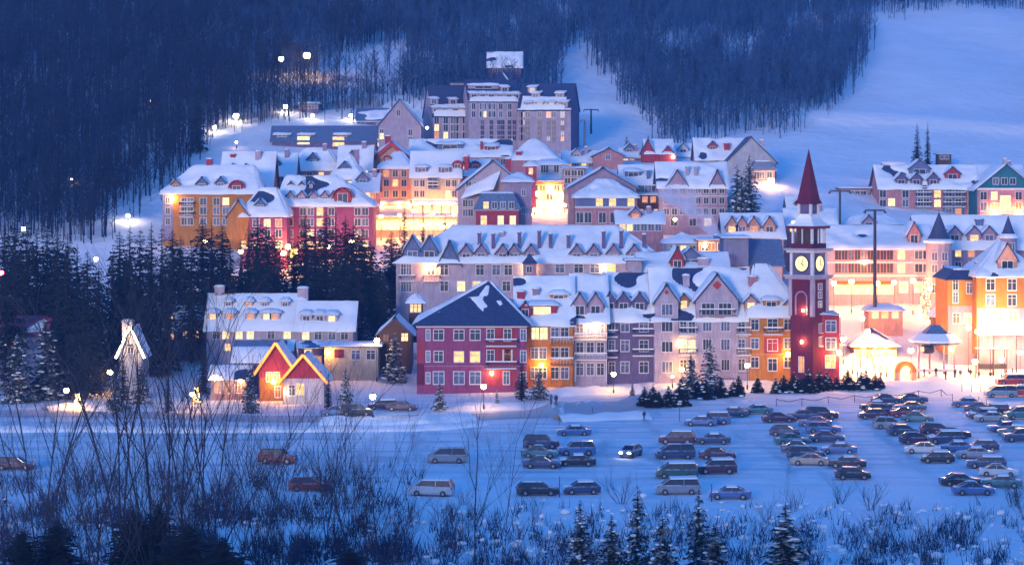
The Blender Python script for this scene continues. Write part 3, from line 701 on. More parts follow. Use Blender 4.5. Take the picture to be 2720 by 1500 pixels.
b = Bld('red_chalet', 'red chalet with a tall pointed gable and lit porch by the ski run', 'house', 1716, 1786, 636, 440, 404, 371, 10, 'red', 'gx', th=.45)
b.gable(1704, 1738, 402, 370, 7, mat='red', snow='r', vb=430); b.gable(1752, 1796, 412, 388, 6, mat='red', vb=430); b.wall_lamp(1787, 417, .5, 'globe_small', .8)
Bld('white_cottage', 'plain white cottage with a broad snow roof behind the red chalet', 'house', 1790, 1864, 648, 440, 412, 383, 9, 'white', 'gx', th=.5).dormer(1815, 408, 3, 1.2, 'gable', 0)
b = Bld('slope_house', 'large slope side house with a steep grey gable and red chimney', 'house', 1850, 1992, 618, 470, 420, 368, 13, 'rose', 'gx', th=.45)
b.chimney(1933, 383, 405, 1.5, 'red'); b.dormer(1895, 400, 2.4, 1.2, 'gable', 0, 'red'); b.win(lin(1860, 1950, 5), [430], 1.2, 1.5, .2)
b2 = Bld('wing', '', '', 1928, 2062, 610, 520, 428, 362, 13, 'grey', 'gf', th=.45, snow=[1]); b2.chimney(2024, 375, 420, 1.5, 'lilac')
b3 = Bld('wing', '', '', 1998, 2058, 602, 520, 452, 428, 8, 'rose', 'mansard', inset=(1, 1), roofmat='slate_light', snow=[4]); b3.win([2010, 2024, 2044], [466], 1.3, 1.8, .1); b3.band(452, .4, 'trim'); b3.win([2012, 2028, 2044], [490], 1.5, 1.8, pane='lit')
merge(b, b2, b3)
b = Bld('long_pink_house', 'long pink apartment house with two front gables and rows of small windows', 'building', 1750, 1932, 548, 625, 494, 432, 14, 'mauve', 'gx', th=.5)
b.gable(1772, 1826, 490, 452, 6); b.gable(1886, 1924, 488, 451, 6); b.win(lin(1760, 1928, 8), [505, 533, 562], 1.2, 1.5, .06); b.band(520, .2, 'trim'); b.win([1790, 1840, 1880], [590], 1.6, 1.8, .5)
for u in (1827, 1850): b.chimney(u, 445, 475, .8, 'lilac')
b = Bld('blue_flat_house', 'low house with a blue band of windows between pink gables', 'house', 1650, 1754, 562, 620, 486, 440, 12, 'blue', 'gx', th=.5); b.dormer(1683, 473, 4.2, 1.5, 'shed', 0, 'blue'); b.win(lin(1655, 1750, 5), [500], 1.6, 1.5, .1); b.chimney(1723, 455, 480, .9, 'blue')
b = Bld('brown_tavern', 'dark brown tavern with two round lit windows and lamps before it', 'house', 1690, 1756, 552, 620, 520, 512, 8, 'brown', 'flat', th=.45); b.win([1713, 1735], [530], 1.2, 1.3, pane='lit_dim'); b.win([1700, 1722, 1745], [565, 585], 1.4, 1.6, .5)
b = Bld('flat_blue_roof', 'flat roofed dark blue block left of the wide pink gable', 'building', 1496, 1556, 578, 600, 448, 440, 9, 'blue', 'flat', th=.4, bare=.3); b.win([1508, 1525, 1542], [460, 480], 1.4, 1.4, .1)
# ------------------------------------------------------------------ the left cluster
b = Bld('orange_corner_house', 'orange walled corner house under a snowy hip roof at the village edge', 'building', 432, 690, 545, 640, 514, 440, 14, 'orange', 'hip', inset=(7, 2), th=.45)
b.panel(433, 460, 516, 640, 'mauve', 'corner_wall'); b.win([446], [532, 560, 588], 1.0, 1.5, .1, y=-.08); b.win([490, 505, 540, 575, 600], [535, 560, 588], 1.5, 1.7, .1)
b.balcony(478, 515, 548); b.balcony(478, 515, 574); b.dormer(628, 515, 3.2, 1.9, 'arch', .3, 'red'); b.dormer(535, 504, 2.6, 1.5, 'gable', 0, 'blue'); b.dormer(585, 502, 2.4, 1.5, 'gable', 0, 'blue'); b.dormer(465, 505, 2.0, 1.4, 'gable', .3); b.chimney(546, 425, 445, 1.4, 'red'); b.wall_lamp(458, 527, .5, 'globe', .8)
b = Bld('two_skylight_house', 'tall snow roofed house with two round skylights behind the orange corner', 'house', 588, 722, 560, 600, 488, 404, 13, 'orange', 'gx', th=.45); b.dormer(616, 455, 1.4, .9, 'gable', 0); b.dormer(650, 455, 1.4, .9, 'gable', 0); b.chimney(612, 412, 425, 1.3, 'red'); b.chimney(680, 404, 430, 1.4, 'lilac')
b = Bld('red_brick_inn', 'big red brick inn with arched gable and a row of snowy dormers', 'building', 742, 990, 535, 700, 547, 468, 14, 'magenta', 'hip', inset=(1, 9), th=.5)
for u in (770, 800, 832, 862, 885): b.dormer(u, 538, 1.9, 1.5, 'gable', .05, 'mauve')
for u in (768, 797, 822): b.dormer(u, 500, .9, .9, 'gable', 0)
b.dormer(910, 545, 4.0, 3.0, 'arch', 0, 'red'); b.band(547, .45, 'trim'); b.win([755, 770, 805, 825, 850, 880, 950, 970], [562, 590, 620, 650], 1.4, 1.7, .22); b.win([760, 780], [672], 1.8, 2.0, pane='lit_shop'); b.win([935, 960, 980], [680], 1.6, 1.9, pane='lit_shop')
b = Bld('red_inn_wing', 'lower left wing of red brick with a curved snow roof and orange gable', 'building', 640, 762, 527, 700, 574, 500, 12, 'magenta', 'hip', inset=(4, 3), th=.5)
b.gable(604, 662, 572, 532, 5, mat='orange', vb=640); b.dormer(690, 560, 2.4, 1.4, 'gable', 0, 'blue'); b.win([650, 680, 710, 740], [592, 620, 650], 1.4, 1.7, .25)
for n_, lb, u0, u1, D_, vb_, ve_, vr_, dp, wl, rk, ins in (('snowy_lodge', 'low snowy lodge with a pink wall band left of the cable pole', 2092, 2222, 505, 660, 592, 556, 10, 'rose', 'gx', (3, 3)), ('snowy_lodge', 'long snow roof lodge with a tall dark window gable behind the pole', 2236, 2420, 512, 660, 612, 572, 12, 'mauve', 'hip', (4, 6)), ('plum_cottage', 'plum cottage with steep snow roof right of the spire', 2096, 2176, 540, 610, 560, 522, 9, 'plum', 'gx', (3, 3)),
        ('pale_cottage', 'pale cottage behind the long pink house by the fir pair', 1936, 2006, 570, 600, 522, 492, 9, 'white', 'gf', (3, 3)), ('rose_cottage', 'rose cottage with low snow roof under the wide pink gable', 1640, 1762, 520, 640, 590, 562, 9, 'rose', 'gx', (3, 3)), ('salmon_house', 'salmon house squeezed between brown tavern and long pink house', 1700, 1770, 575, 620, 500, 462, 10, 'salmon', 'gx', (3, 3)),
        ('grey_cottage', 'grey cottage in a row above the slope hotel entrance', 2610, 2720, 622, 520, 470, 440, 10, 'grey', 'gx', (3, 3)), ('snow_block', 'snow roofed block behind the low pink gable', 1498, 1584, 628, 470, 428, 402, 10, 'lilac', 'gx', (3, 3)), ('blue_cottage', 'bluish cottage between low pink gable and red chalet', 1650, 1706, 640, 450, 415, 396, 8, 'blue', 'gx', (3, 3))):
    b = Bld(n_, lb, 'house', u0, u1, D_, vb_, ve_, vr_, dp, wl, rk, inset=ins, th=.5, sink=7, roofmat='slate_light'); k_ = max(3, int((u1 - u0)/20)); b.win(lin(u0 + 4, u1 - 4, k_), [ve_ + 14], 1.3, 1.5, .3); b.dormer(u0 + (u1 - u0)*.4, ve_ - 7, 2.6, 1.3, 'gable', .2, wl) if rk != 'gf' else None
    if rk == 'gx': b.chimney(u0 + (u1 - u0)*.7, vr_ - 9, vr_ + 12, 1.0, 'mauve')
for a in (('snowy_gable_house', 'snowy gabled house with a blue shadowed dormer behind the red inn', 690, 782, 578, 600, 462, 408, 'mauve', 'gx'), ('snow_hip_house', 'snow heaped hip roof house below the dark hotel annex', 770, 905, 590, 600, 452, 394, 'mauve', 'hip'),
          ('steep_snow_house', 'steep snow roofed house left of the red gable trim', 900, 985, 585, 600, 446, 388, 'salmon', 'gx'), ('blue_hip_house', 'house with a bluish hip roof between the inn and the bright street', 880, 965, 565, 640, 476, 408, 'rose', 'hip'), ('small_salmon_house', 'small salmon house at the left end of the bright street', 938, 1002, 560, 640, 505, 462, 'salmon', 'gx')):
    n_, lb, u0, u1, D_, vb_, ve_, vr_, wl, rk = a
    b = Bld(n_, lb, 'house', u0, u1, D_, vb_, ve_, vr_, 11, wl, rk, inset=(4, 4), th=.55, roofmat='slate_light'); um = (u0 + u1)/2
    b.dormer(um - 8, ve_ - 14, 3.0, 1.4, 'gable', .1, 'blue'); b.win(lin(u0 + 5, u1 - 5, 4), [ve_ + 14, ve_ + 38], 1.3, 1.6, .25); b.chimney(um + 22, vr_ - 8, vr_ + 16, 1.1, 'mauve')
# ================================================================== the long lilac block and its neighbours
M1 = Bld('long_lilac_block', 'very long lilac block with a wide snow roof and a rank of chimneys', 'building', 1052, 1762, 455, 840, 697, 601, 18, 'lilac', 'hip', inset=(11, 9), th=.55, sink=6, near=True, snow=[0, 1, 3])
for i, u in enumerate((1273, 1310, 1380, 1433, 1463, 1511, 1605, 1652, 1713)): M1.chimney(u, (634, 636, 632, 628, 636, 640, 630, 628, 638)[i] - 12, 672, .75, 'plum')
M1.chimney(1333, 620, 640, .9, 'lilac')
for u in (1238, 1278, 1335, 1365, 1410, 1532, 1577, 1630, 1685): M1.dormer(u, 692, 2.6, 1.5, 'gable', .05, 'mauve', rise=.6)
for u in (1095, 1140): M1.dormer(u, 694, 3.4, 2.2, 'gable', 0, 'blue', rise=.8)
M1.gable(1165, 1222, 696, 640, 7, mat='blue', snow='l')
M1.win([1072, 1086], [716, 760], 1.0, 2.1, 0); M1.win([1180, 1275, 1318, 1350], [717], 1.5, 2.0, 0); M1.win([1180, 1225, 1266, 1345], [760], 1.5, 1.9, .2); M1.win([1487, 1537, 1580], [713], 1.7, 1.6, 0); M1.win([1622], [713], 1.8, 1.6, pane='lit'); M1.win([1145], [718], 1.4, 2.0, 0)
M1.balcony(1060, 1102, 745); M1.balcony(1126, 1168, 745); M1.wall_lamp(1143, 712, .45, 'shop_lamp', .7); M1.wall_lamp(1404, 716, .45, 'globe', .7); M1.wall_lamp(1606, 712, .4, 'globe', .7); M1.band(699, .4, 'trim')
t = empty('roof_turret', P(1407, 728, 448)); tag(t, 'small red turret with dark pointed cap before the long lilac block', 'turret')
q = MB(); q.box(-1.3, 1.3, -1.3, 1.3, -3, 2.2, M['rose']); q.build('wall', t); put_window(t, (-.1, -1.31, 1.0), 'f', 1.0, 1.2, 'glass', False, 1)
q = MB(); q.ring([(2.2, 2.1), (1.0, 3.2), (.05, 4.2)], M['slate'], 4, ph=.5); q.build('roof', t)
b = Bld('low_snow_house', 'low house under a broad snow roof with a dark cupola', 'house', 1700, 1935, 438, 800, 720, 672, 13, 'lilac', 'gx', th=.5, sink=8)
b.dormer(1800, 716, 2.6, 1.9, 'gable', 0, 'red', rise=.9); b.dormer(1838, 700, 5.0, .8, 'gable', 0, 'blue', rise=.4); b.chimney(1870, 690, 712, 2.0, 'lilac'); b.win([1780, 1890], [714], 1.6, .8, 0)
b = Bld('chimney_block', 'plain lilac wall block rising between two snow roofs', 'building', 1666, 1704, 436, 800, 694, 688, 5, 'lilac', 'flat', th=.4, sink=8); b.win([1680], [740], .9, 1.4, 0)
b = Bld('lavender_block', 'windowless flat topped lavender block left of the clock tower', 'building', 1922, 1988, 450, 800, 634, 628, 9, 'blue', 'flat', th=.35, sink=8)
b2 = Bld('wing', '', '', 1975, 2078, 452, 800, 700, 636, 14, 'lilac', 'gx', snow=[1], roofmat='slate_light', sink=8); b2.win([2000, 2030], [712], 1.2, 1.4, 0); merge(b, b2)
b = Bld('salmon_dormer_house', 'snow roofed house with lit salmon dormers left of the red spire', 'house', 1925, 2082, 492, 720, 628, 568, 13, 'salmon', 'gx', th=.5, sink=8)
for u in (1945, 1972, 2003, 2045): b.dormer(u, 622, 2.6, 1.8, 'gable', .25, 'salmon', rise=.7)
b.win(lin(1930, 2080, 7), [640], 1.3, 1.5, .3)
b = Bld('chimney_house', 'salmon flat house under the drifting steam plume', 'house', 1855, 1935, 478, 720, 640, 632, 9, 'salmon', 'flat', th=.35, sink=8); b.win([1872, 1890, 1915], [655], 1.3, 1.6, .6); b.chimney(1905, 628, 634, 1.3, 'blue'); b.wall_lamp(1872, 652, .4, 'globe', .6); b.wall_lamp(1926, 655, .4, 'globe', .6)
b = Bld('snowy_flat_house', 'white flat house with snow heaped on its stepped roof', 'house', 1770, 1858, 482, 720, 645, 620, 9, 'white', 'hip', inset=(4, 4), th=.5, sink=8); b.win([1790, 1815, 1840], [662], 1.2, 1.5, .3)
# ================================================================== front row
b = Bld('red_corner_building', 'red corner apartment building with a bare dark blue hip roof', 'apartment building', 1107, 1398, 400, 1030, 862, 748, 18, 'magenta', 'hip', inset=(12.6, 6.7), th=.4, snow=[2, 3], near=True, ovh=.8)
b.snow.name = 'snow'
q = MB()
def rp(u, v): y = b.ysl(v); return (b.X(u)*1.0, y, b.H + y*b.k + .03)
snow_patch(q, [rp(1296, 858), rp(1334, 858), rp(1282, 788), rp(1238, 792)], .3, 2, wob=.1); snow_patch(q, [rp(1112, 861), rp(1166, 861), rp(1216, 812), rp(1172, 822)], .3, 9, wob=.1); snow_patch(q, [rp(1196, 859), rp(1214, 859), rp(1262, 812), rp(1250, 814)], .25, 4, wob=.05); snow_patch(q, [rp(1352, 858), rp(1390, 858), rp(1330, 800), rp(1314, 802)], .3, 7, wob=.1); snow_patch(q, [rp(1262, 792), rp(1300, 792), rp(1298, 760), rp(1290, 760)], .25, 8, wob=.05)
snow_patch(q, [rp(1112, 862), rp(1395, 862), rp(1388, 856), rp(1118, 856)], .25, 5, wob=.05); q.build('snow', b.roof, smooth=True)
b.win([1165, 1219, 1262], [889], 1.7, 1.75, pane='glass'); b.win([1165], [946], 1.5, 1.75, pane='glass'); b.win([1219, 1262], [947], 1.6, 1.75, pane='lit'); b.win([1165, 1219, 1262], [1003], 1.8, 2.1, pane='curtain'); b.win([1137], [889, 946, 1003], .6, 1.8, pane='curtain')
b.panel(1107, 1127, 905, 960, 'red', 'wall_panel'); b.panel(1107, 1127, 965, 1022, 'crimson', 'wall_panel')
b.panel(1291, 1370, 866, 1026, 'red', 'recess_wall', .02); b.win([1303, 1348], [889, 945], 1.2, 2.0, 0, y=-.03); b.win([1348], [945], 1.5, 2.0, pane='lit_dim', y=-.03); b.win([1345], [1003], 1.0, 2.2, pane='curtain', y=-.03)
b.balcony(1291, 1372, 916, 1.6); b.balcony(1291, 1372, 975, 1.6); b.win([1390], [889, 946, 1003], .9, 1.9, 0); b.wall_lamp(1306, 990, .3, 'globe', .6); b.band(866, .45, 'trim'); b.band(972, .12, 'mauve', .03)
b = Bld('orange_balcony_house', 'orange and yellow house with lit upper windows beside the red corner', 'apartment building', 1372, 1522, 404, 1024, 855, 735, 17, 'orange', 'gx', th=.5, near=True)
b.win([1422, 1444], [885], 1.3, 2.0, pane='lit_pale'); b.win([1420, 1442], [938, 990], 1.2, 1.9, .1); b.win([1474, 1500], [885, 938, 990], 1.3, 2.0, .05)
b.balcony(1462, 1522, 910, 1.5, 'yellow', 'trim', posts=True, vb=1020); b.balcony(1462, 1522, 965, 1.5, 'yellow', 'trim'); b.chimney(1384, 778, 800, 1.4, 'red'); b.dormer(1440, 838, 5.4, 1.7, 'shed', .3, 'red'); b.dormer(1395, 842, 2.0, 1.5, 'gable', 0, 'red'); b.dormer(1485, 800, 3.0, 1.1, 'shed', 0); b.chimney(1425, 770, 790, 1.3, 'mauve'); b.band(858, .4, 'trim'); b.wall_lamp(1438, 968, .4, 'globe_yellow', 1.2)
b = Bld('white_balcony_house', 'lilac house with long white screened balconies in the front row', 'apartment building', 1523, 1612, 406, 1014, 848, 730, 17, 'lilac', 'gx', th=.5, near=True)
b.win([1540, 1568, 1595], [875, 925, 980], 1.2, 2.1, .05); b.balcony(1526, 1611, 900, 1.7, 'trim', 'trim'); b.balcony(1526, 1611, 952, 1.7, 'trim', 'trim', posts=True, vb=1012)
for u in (1540, 1582): b.dormer(u, 838, 2.8, 1.9, 'gable', .05, 'mauve', rise=.7)
b.wall_lamp(1568, 866, .35, 'globe', .9); b.wall_lamp(1586, 866, .35, 'globe', .9); b.band(850, .4, 'trim'); b.chimney(1530, 790, 815, 1.3, 'mauve')
b = Bld('plum_house', 'dark plum blue house with white window frames and bare slate patches', 'apartment building', 1613, 1736, 409, 1004, 845, 724, 17, 'plum', 'gx', th=.5, bare=.32, near=True)
b.win([1660], [866, 918, 975], 1.4, 1.9, pane='curtain'); b.win([1710], [866, 918, 975], 1.5, 1.9, 0); b.win([1625], [866, 918, 975], 1.0, 1.9, 0); b.balcony(1680, 1735, 888, 1.3); b.balcony(1680, 1735, 942, 1.3); b.balcony(1613, 1640, 892, 1.3); b.balcony(1613, 1640, 946, 1.3)
for u in (1620, 1657, 1700): b.dormer(u, 828, 2.6, 1.7, 'gable', 0, 'plum', rise=.6)
b.band(848, .4, 'trim')
b = Bld('twin_gable_house', 'lilac house with a narrow and a wide front gable and red diamonds', 'apartment building', 1737, 1994, 408, 1004, 842, 712, 17, 'lilac', 'gx', th=.5, near=True)
b.gable(1740, 1801, 797, 755, 8, diamond=(.45, 776), win=[(1772, 822, 1.9, 1.9, 'curtain'), (1772, 866, 1.9, 1.8, 'glass'), (1772, 920, 1.9, 1.8, 'glass'), (1772, 974, 1.8, 1.9, 'curtain')], vb=1003)
b.gable(1848, 1960, 795, 728, 9, y0=-.3, diamond=(.85, 757), win=[(1880, 820, 2.2, 2.0, 'glass'), (1925, 820, 2.2, 2.0, 'glass'), (1878, 864, 1.5, 1.9, 'curtain'), (1926, 864, 1.5, 1.9, 'curtain'), (1926, 914, 1.5, 1.9, 'curtain'), (1878, 914, 1.5, 1.9, 'glass'), (1926, 968, 1.4, 1.9, 'glass')], vb=1003)
b.balcony(1857, 1950, 836, 1.5, 'mauve'); b.win([1815, 1838], [868, 918, 970], 1.1, 2.0, .2); b.balcony(1804, 1850, 885, 1.3); b.balcony(1804, 1850, 940, 1.3); b.win([1970], [866, 916, 968], 1.1, 2.0, .1); b.balcony(1956, 1994, 885, 1.3); b.balcony(1956, 1994, 940, 1.3)
b.band(892, .16, 'trim', .05); b.band(944, .16, 'trim', .05)
b.dormer(1818, 822, 1.8, 1.7, 'gable', 0, 'orange', pane='lit'); b.wall_lamp(1808, 912, .3, 'globe', .7); b.chimney(1829, 735, 760, 1.2, 'lilac')
b.band(990, .2, 'mauve', .05)
b = Bld('orange_hip_house', 'orange house with a steep snowy roof beside the clock tower', 'apartment building', 1990, 2140, 407, 1004, 840, 702, 17, 'orange', 'hip', inset=(2, 6), th=.5, near=True)
b.win([2005, 2093, 2122], [862, 912, 962], 1.3, 1.8, 0); b.win([2052], [862, 916], 1.7, 2.0, 0); b.win([2052], [968], 1.5, 2.1, .3); b.balcony(2028, 2078, 885, 1.4); b.panel(2030, 2076, 895, 938, 'red', 'recess_wall'); b.dormer(2050, 827, 3.0, 1.9, 'shed', 0); b.dormer(1996, 826, 2.2, 1.6, 'gable', .2, 'salmon'); b.dormer(2105, 830, 2.6, 1.5, 'gable', 0, 'salmon'); b.chimney(2008, 738, 764, 1.5, 'rose'); b.band(842, .4, 'trim'); b.wall_lamp(2090, 938, .42, 'globe_yellow', 1.6)
for v in (888, 940): b.band(v, .14, 'salmon', .05)
# ------------------------------------------------------------------ clock tower
TD_ = 404; s_ = TD_/F
t = empty('clock_tower', P(2148, 1008, TD_), R(-40)); tag(t, 'dark red clock tower with glowing clock faces and a tall red spire', 'clock tower')
def tz(v): return (1008 - v)*s_
def cube(b_, h, v1, v0, mat, top=None, h2=None): b_.box(-h, h, -h, h, tz(v1), tz(v0), M[mat], M[top] if top else None)
q = MB(); cube(q, 2.35, 1040, 740, 'crimson'); q.build('shaft', t)
for sx in (-1, 1):
    for sy in (-1, 1):
        q = MB(); q.box(sx*2.28 - .32, sx*2.28 + .32, sy*2.28 - .32, sy*2.28 + .32, tz(838), tz(741), M['lilac']); q.build('pilaster', t)
q = MB()
for i in range(12):
    a0, a1 = math.pi*i/12, math.pi*(i + 1)/12; r0, r1 = 1.05, 1.3
    zc = tz(790)
    q.prism([(r0*math.cos(a0), zc + r0*math.sin(a0)), (r1*math.cos(a0), zc + r1*math.sin(a0)), (r1*math.cos(a1), zc + r1*math.sin(a1)), (r0*math.cos(a1), zc + r0*math.sin(a1))], -2.5, -2.3, M['mauve'])
for sx in (-1.3, 1.05): q.box(sx, sx + .25, -2.5, -2.3, tz(835), tz(790), M['mauve'])
q.build('arch', t)
for v in (760, 782, 806): put_window(t, (2.36, 0, tz(v)), 'r', 1.1, 1.0, 'curtain', False, 1)
for v in (870, 905): put_window(t, (2.36, .3, tz(v)), 'r', 1.2, 1.6, 'glass', False, 2)
put_window(t, (0, -2.36, tz(965)), 'f', 1.0, 2.6, 'lit_dim', False, 1)
q = MB(); cube(q, 3.05, 740, 734, 'lilac'); cube(q, 3.25, 734, 729, 'lilac', 'roof_snow'); q.build('cornice', t)
q = MB(); cube(q, 2.2, 729, 670, 'plum')
for sx in (-1, 1):
    for sy in (-1, 1): q.box(sx*2.16 - .26, sx*2.16 + .26, sy*2.16 - .26, sy*2.16 + .26, tz(729), tz(671), M['trim'])
q.build('clock_stage', t)
for f_ in range(2):
    cf = MB(); r_ = 1.34; zc = tz(699); n_ = 24
    cf.prism([(r_*math.cos(2*math.pi*i/n_), r_*math.sin(2*math.pi*i/n_)) for i in range(n_)], -.1, 0, M['clock'])
    o = cf.build('clock_face', t, (0, -2.21, zc) if f_ == 0 else (2.21, 0, zc), 0 if f_ == 0 else math.pi/2)
    rim = MB()
    for i in range(n_):
        a0, a1 = 2*math.pi*i/n_, 2*math.pi*(i+1)/n_
        rim.prism([(r_*math.cos(a0), r_*math.sin(a0)), (1.12*r_*math.cos(a0), 1.12*r_*math.sin(a0)), (1.12*r_*math.cos(a1), 1.12*r_*math.sin(a1)), (r_*math.cos(a1), r_*math.sin(a1))], -.16, 0, M['metal'])
    rim.build('rim', o)
    hd = MB()
    for L, a, w_ in ((.75, 2.2, .12), (1.1, .4, .09)): hd.tube((0, -.14, 0), (L*math.sin(a), -.14, L*math.cos(a)), w_, w_*.6, M['metal'], 4)
    hd.build('hands', o)
q = MB(); cube(q, 2.9, 670, 664, 'trim'); cube(q, 3.2, 664, 659, 'lilac', 'roof_snow'); q.build('cornice', t)
q = MB(); cube(q, 1.5, 659, 606, 'brown'); q.build('belfry_core', t)
q = MB(); cube(q, 2.25, 659, 646, 'crimson'); q.build('parapet', t)
for sx in (-1, 1):
    for sy in (-1, 1):
        q = MB(); q.box(sx*2.0 - .2, sx*2.0 + .2, sy*2.0 - .2, sy*2.0 + .2, tz(646), tz(606), M['trim']); q.build('column', t)
for sx, sy in ((0, -1), (1, 0), (0, 1), (-1, 0)):
    q = MB(); q.box(sx*2.05 - .11, sx*2.05 + .11, sy*2.05 - .11, sy*2.05 + .11, tz(646), tz(606), M['trim']); q.build('column', t)
q = MB(); r2 = math.sqrt(2)
q.ring([(2.2*r2, tz(607)), (2.75*r2, tz(606)), (2.8*r2, tz(599))], M['crimson'], 4, ph=.5)
q.ring([(2.85*r2, tz(599.5)), (2.1*r2, tz(590)), (1.55*r2, tz(580)), (1.3*r2, tz(568))], M['roof_snow'], 4, ph=.5); q.build('skirt_roof', t)
q = MB(); cube(q, 1.1, 575, 541, 'plum')
for sx in (-1, 1):
    for sy in (-1, 1): q.box(sx*1.2 - .22, sx*1.2 + .22, sy*1.2 - .22, sy*1.2 + .22, tz(575), tz(541), M['trim'])
q.build('drum', t)
q = MB(); q.ring([(1.75*r2, tz(541.5)), (1.72*r2, tz(539)), (1.42*r2, tz(528)), (.03, tz(396))], M['crimson'], 4, ph=.5); q.build('spire', t)
q = MB(); q.ball((-2.0, -1.9, tz(592)), .35, .35, .35, M['globe_small']); q.build('roof_lamp', t); 
q = MB(); q.ball((.6, -2.8, tz(822)), .25, .25, .25, M['globe']); q.build('wall_lamp', t)
q = MB(); q.ball((.3, -2.8, tz(905)), .22, .22, .3, M['globe']); q.build('wall_lamp', t)
b = Bld('crimson_annex', 'bright red house end with white windows at the clock tower foot', 'building', 2172, 2230, 403, 1008, 838, 834, 8, 'red', 'flat', th=.4, near=True, ovh=.3); b.win([2207], [866, 912], 1.7, 1.9, pane='curtain'); b.win([2205], [960], 1.6, 2.1, pane='lit'); b.wall_lamp(2226, 935, .45, 'shop_lamp', 1.2)
# ================================================================== right side
b = Bld('arcade_building', 'long pink building with rows of dark arched windows over yellow shops', 'building', 2186, 2482, 470, 815, 656, 600, 14, 'hotel', 'gx', th=.5, near=False, sink=6)
b.win(lin(2218, 2372, 9), [677, 712], 1.3, 1.9, 0, frame='rose'); b.win([2394], [677, 712], 1.4, 1.7, pane='lit_pale'); b.win([2440, 2462], [677, 712], 1.5, 1.7, .1); b.band(657, .4, 'trim'); b.band(697, .3, 'trim'); b.band(732, .4, 'trim')
b.win(lin(2218, 2372, 6), [765], 2.2, 2.4, pane='lit_shop'); b.win([2400, 2440, 2468], [762], 1.7, 2.2, pane='lit_shop'); b.dormer(2430, 650, 2.6, 2.2, 'gable', .1, 'rose', rise=.9); b.awning(2210, 2380, 746, 'orange', 1.2, .6, False); b.wall_lamp(2296, 696, .4, 'globe', .6)
def turret(name, label, u, v0, v1, v2, rpx, D_, mat, wins):
    t_ = empty(name, P(u, v0, D_)); tag(t_, label, 'turret'); k = D_/F; r = rpx*k; z1, z2 = (v0 - v1)*k, (v0 - v2)*k
    q = MB(); q.ring([(r*.94, -5), (r*.94, z1)], M[mat], 14); q.build('wall', t_)
    q = MB(); q.ring([(r*.95, z1 + .3), (r*.62, z1 + (z2 - z1)*.3), (.03, z2)], M['slate'], 14); q.build('roof', t_)
    q = MB(); q.ring([(r*.95, z1 - .1), (r*1.12, z1), (r*1.1, z1 + .45), (r*.8, z1 + .9)], M['roof_snow'], 14); q.build('snow', t_)
    for v in wins:
        for a in (-.5, .25):
            o = put_window(t_, (r*.95*math.sin(a), -r*.95*math.cos(a), (v0 - v)*k), 'f', 1.1, 1.6, pick(.2)); o.rotation_euler = (0, 0, a)
turret('round_turret', 'round pink turret with a dark blue cone cap on the arcade building', 2494, 815, 645, 563, 37, 466, 'hotel', (680, 712, 765))
b = Bld('long_grey_roof', 'long grey roofed building behind the arcade with small pink dormers', 'building', 2442, 2760, 480, 800, 655, 573, 14, 'mauve', 'gx', th=.45, sink=6)
for u in (2538, 2590, 2630): b.dormer(u, 645, 3.0, 1.8, 'gable', .1, 'mauve')
b.win([2510, 2545, 2580], [672, 705], 1.2, 1.5, .15); b.chimney(2613, 585, 605, 1.6, 'blue'); b.dormer(2530, 622, 1.8, .9, 'shed', 0)
turret('round_turret', 'small round turret with a dark blue cone cap at the right edge', 2678, 815, 632, 573, 24, 474, 'mauve', (655,))
b = Bld('yellow_house', 'yellow orange house with steep snow roof and a pink gabled dormer', 'house', 2594, 2760, 420, 870, 733, 640, 14, 'yellow', 'hip', inset=(6, 6), th=.5, near=True)
b.win([2631, 2688, 2735], [756, 797], 1.5, 2.0, 0); b.dormer(2678, 724, 3.6, 2.4, 'gable', .2, 'salmon', rise=.8); b.band(735, .4, 'trim'); b.panel(2596, 2758, 818, 985, 'mauve', 'plinth'); b.win([2615, 2650, 2690], [840], 1.6, 1.8, .5, y=-.08); b.awning(2600, 2750, 872, 'trim_red', 2.0, .9)
b2 = Bld('wing', '', '', 2517, 2596, 424, 870, 742, 712, 12, 'orange', 'mansard', inset=(1.3, 1.3), snow=[4], near=True); b2.win([2538], [756, 790], .9, 1.9, 0); b2.win([2575], [765], 1.0, 1.9, 0); b2.panel(2518, 2595, 812, 985, 'mauve', 'plinth'); b2.win([2540, 2570], [845], 1.2, 1.8, .5, y=-.08); b2.chimney(2606, 700, 716, 1.2, 'orange')
merge(b, b2)
b = Bld('slope_hotel', 'pink balconied hotel at the foot of the ski slope', 'hotel', 2336, 2604, 588, 600, 497, 440, 14, 'rose', 'gx', th=.5)
b.panel(2432, 2472, 500, 578, 'blue', 'balcony_bay'); b.panel(2504, 2562, 498, 578, 'blue', 'balcony_bay')
for v in (522, 548): b.balcony(2432, 2472, v, 1.4); b.balcony(2504, 2562, v, 1.4)
b.win([2345, 2405, 2490, 2580], [515, 540], 1.6, 1.8, .25); b.win([2368], [537], 1.7, 1.9, pane='lit_pale'); b.win([2368], [567], 1.5, 1.9, pane='lit'); b.win([2445, 2460, 2520, 2545], [512, 537, 563], 1.5, 1.7, .12, y=-.09); b.win([2405, 2490, 2580], [566], 1.6, 1.8, .3)
for u in (2395, 2435, 2480): b.dormer(u, 493, 3.0, 1.6, 'gable', 0, 'plum')
b.dormer(2450, 465, 5.5, 1.6, 'gable', 0, 'blue', rise=.4); b.dormer(2535, 478, 4, 1.6, 'gable', .1, 'red', rise=.4); b.band(497, .4, 'trim')
b2 = Bld('wing', '', '', 2594, 2752, 578, 610, 500, 436, 14, 'teal', 'gf', th=.5)
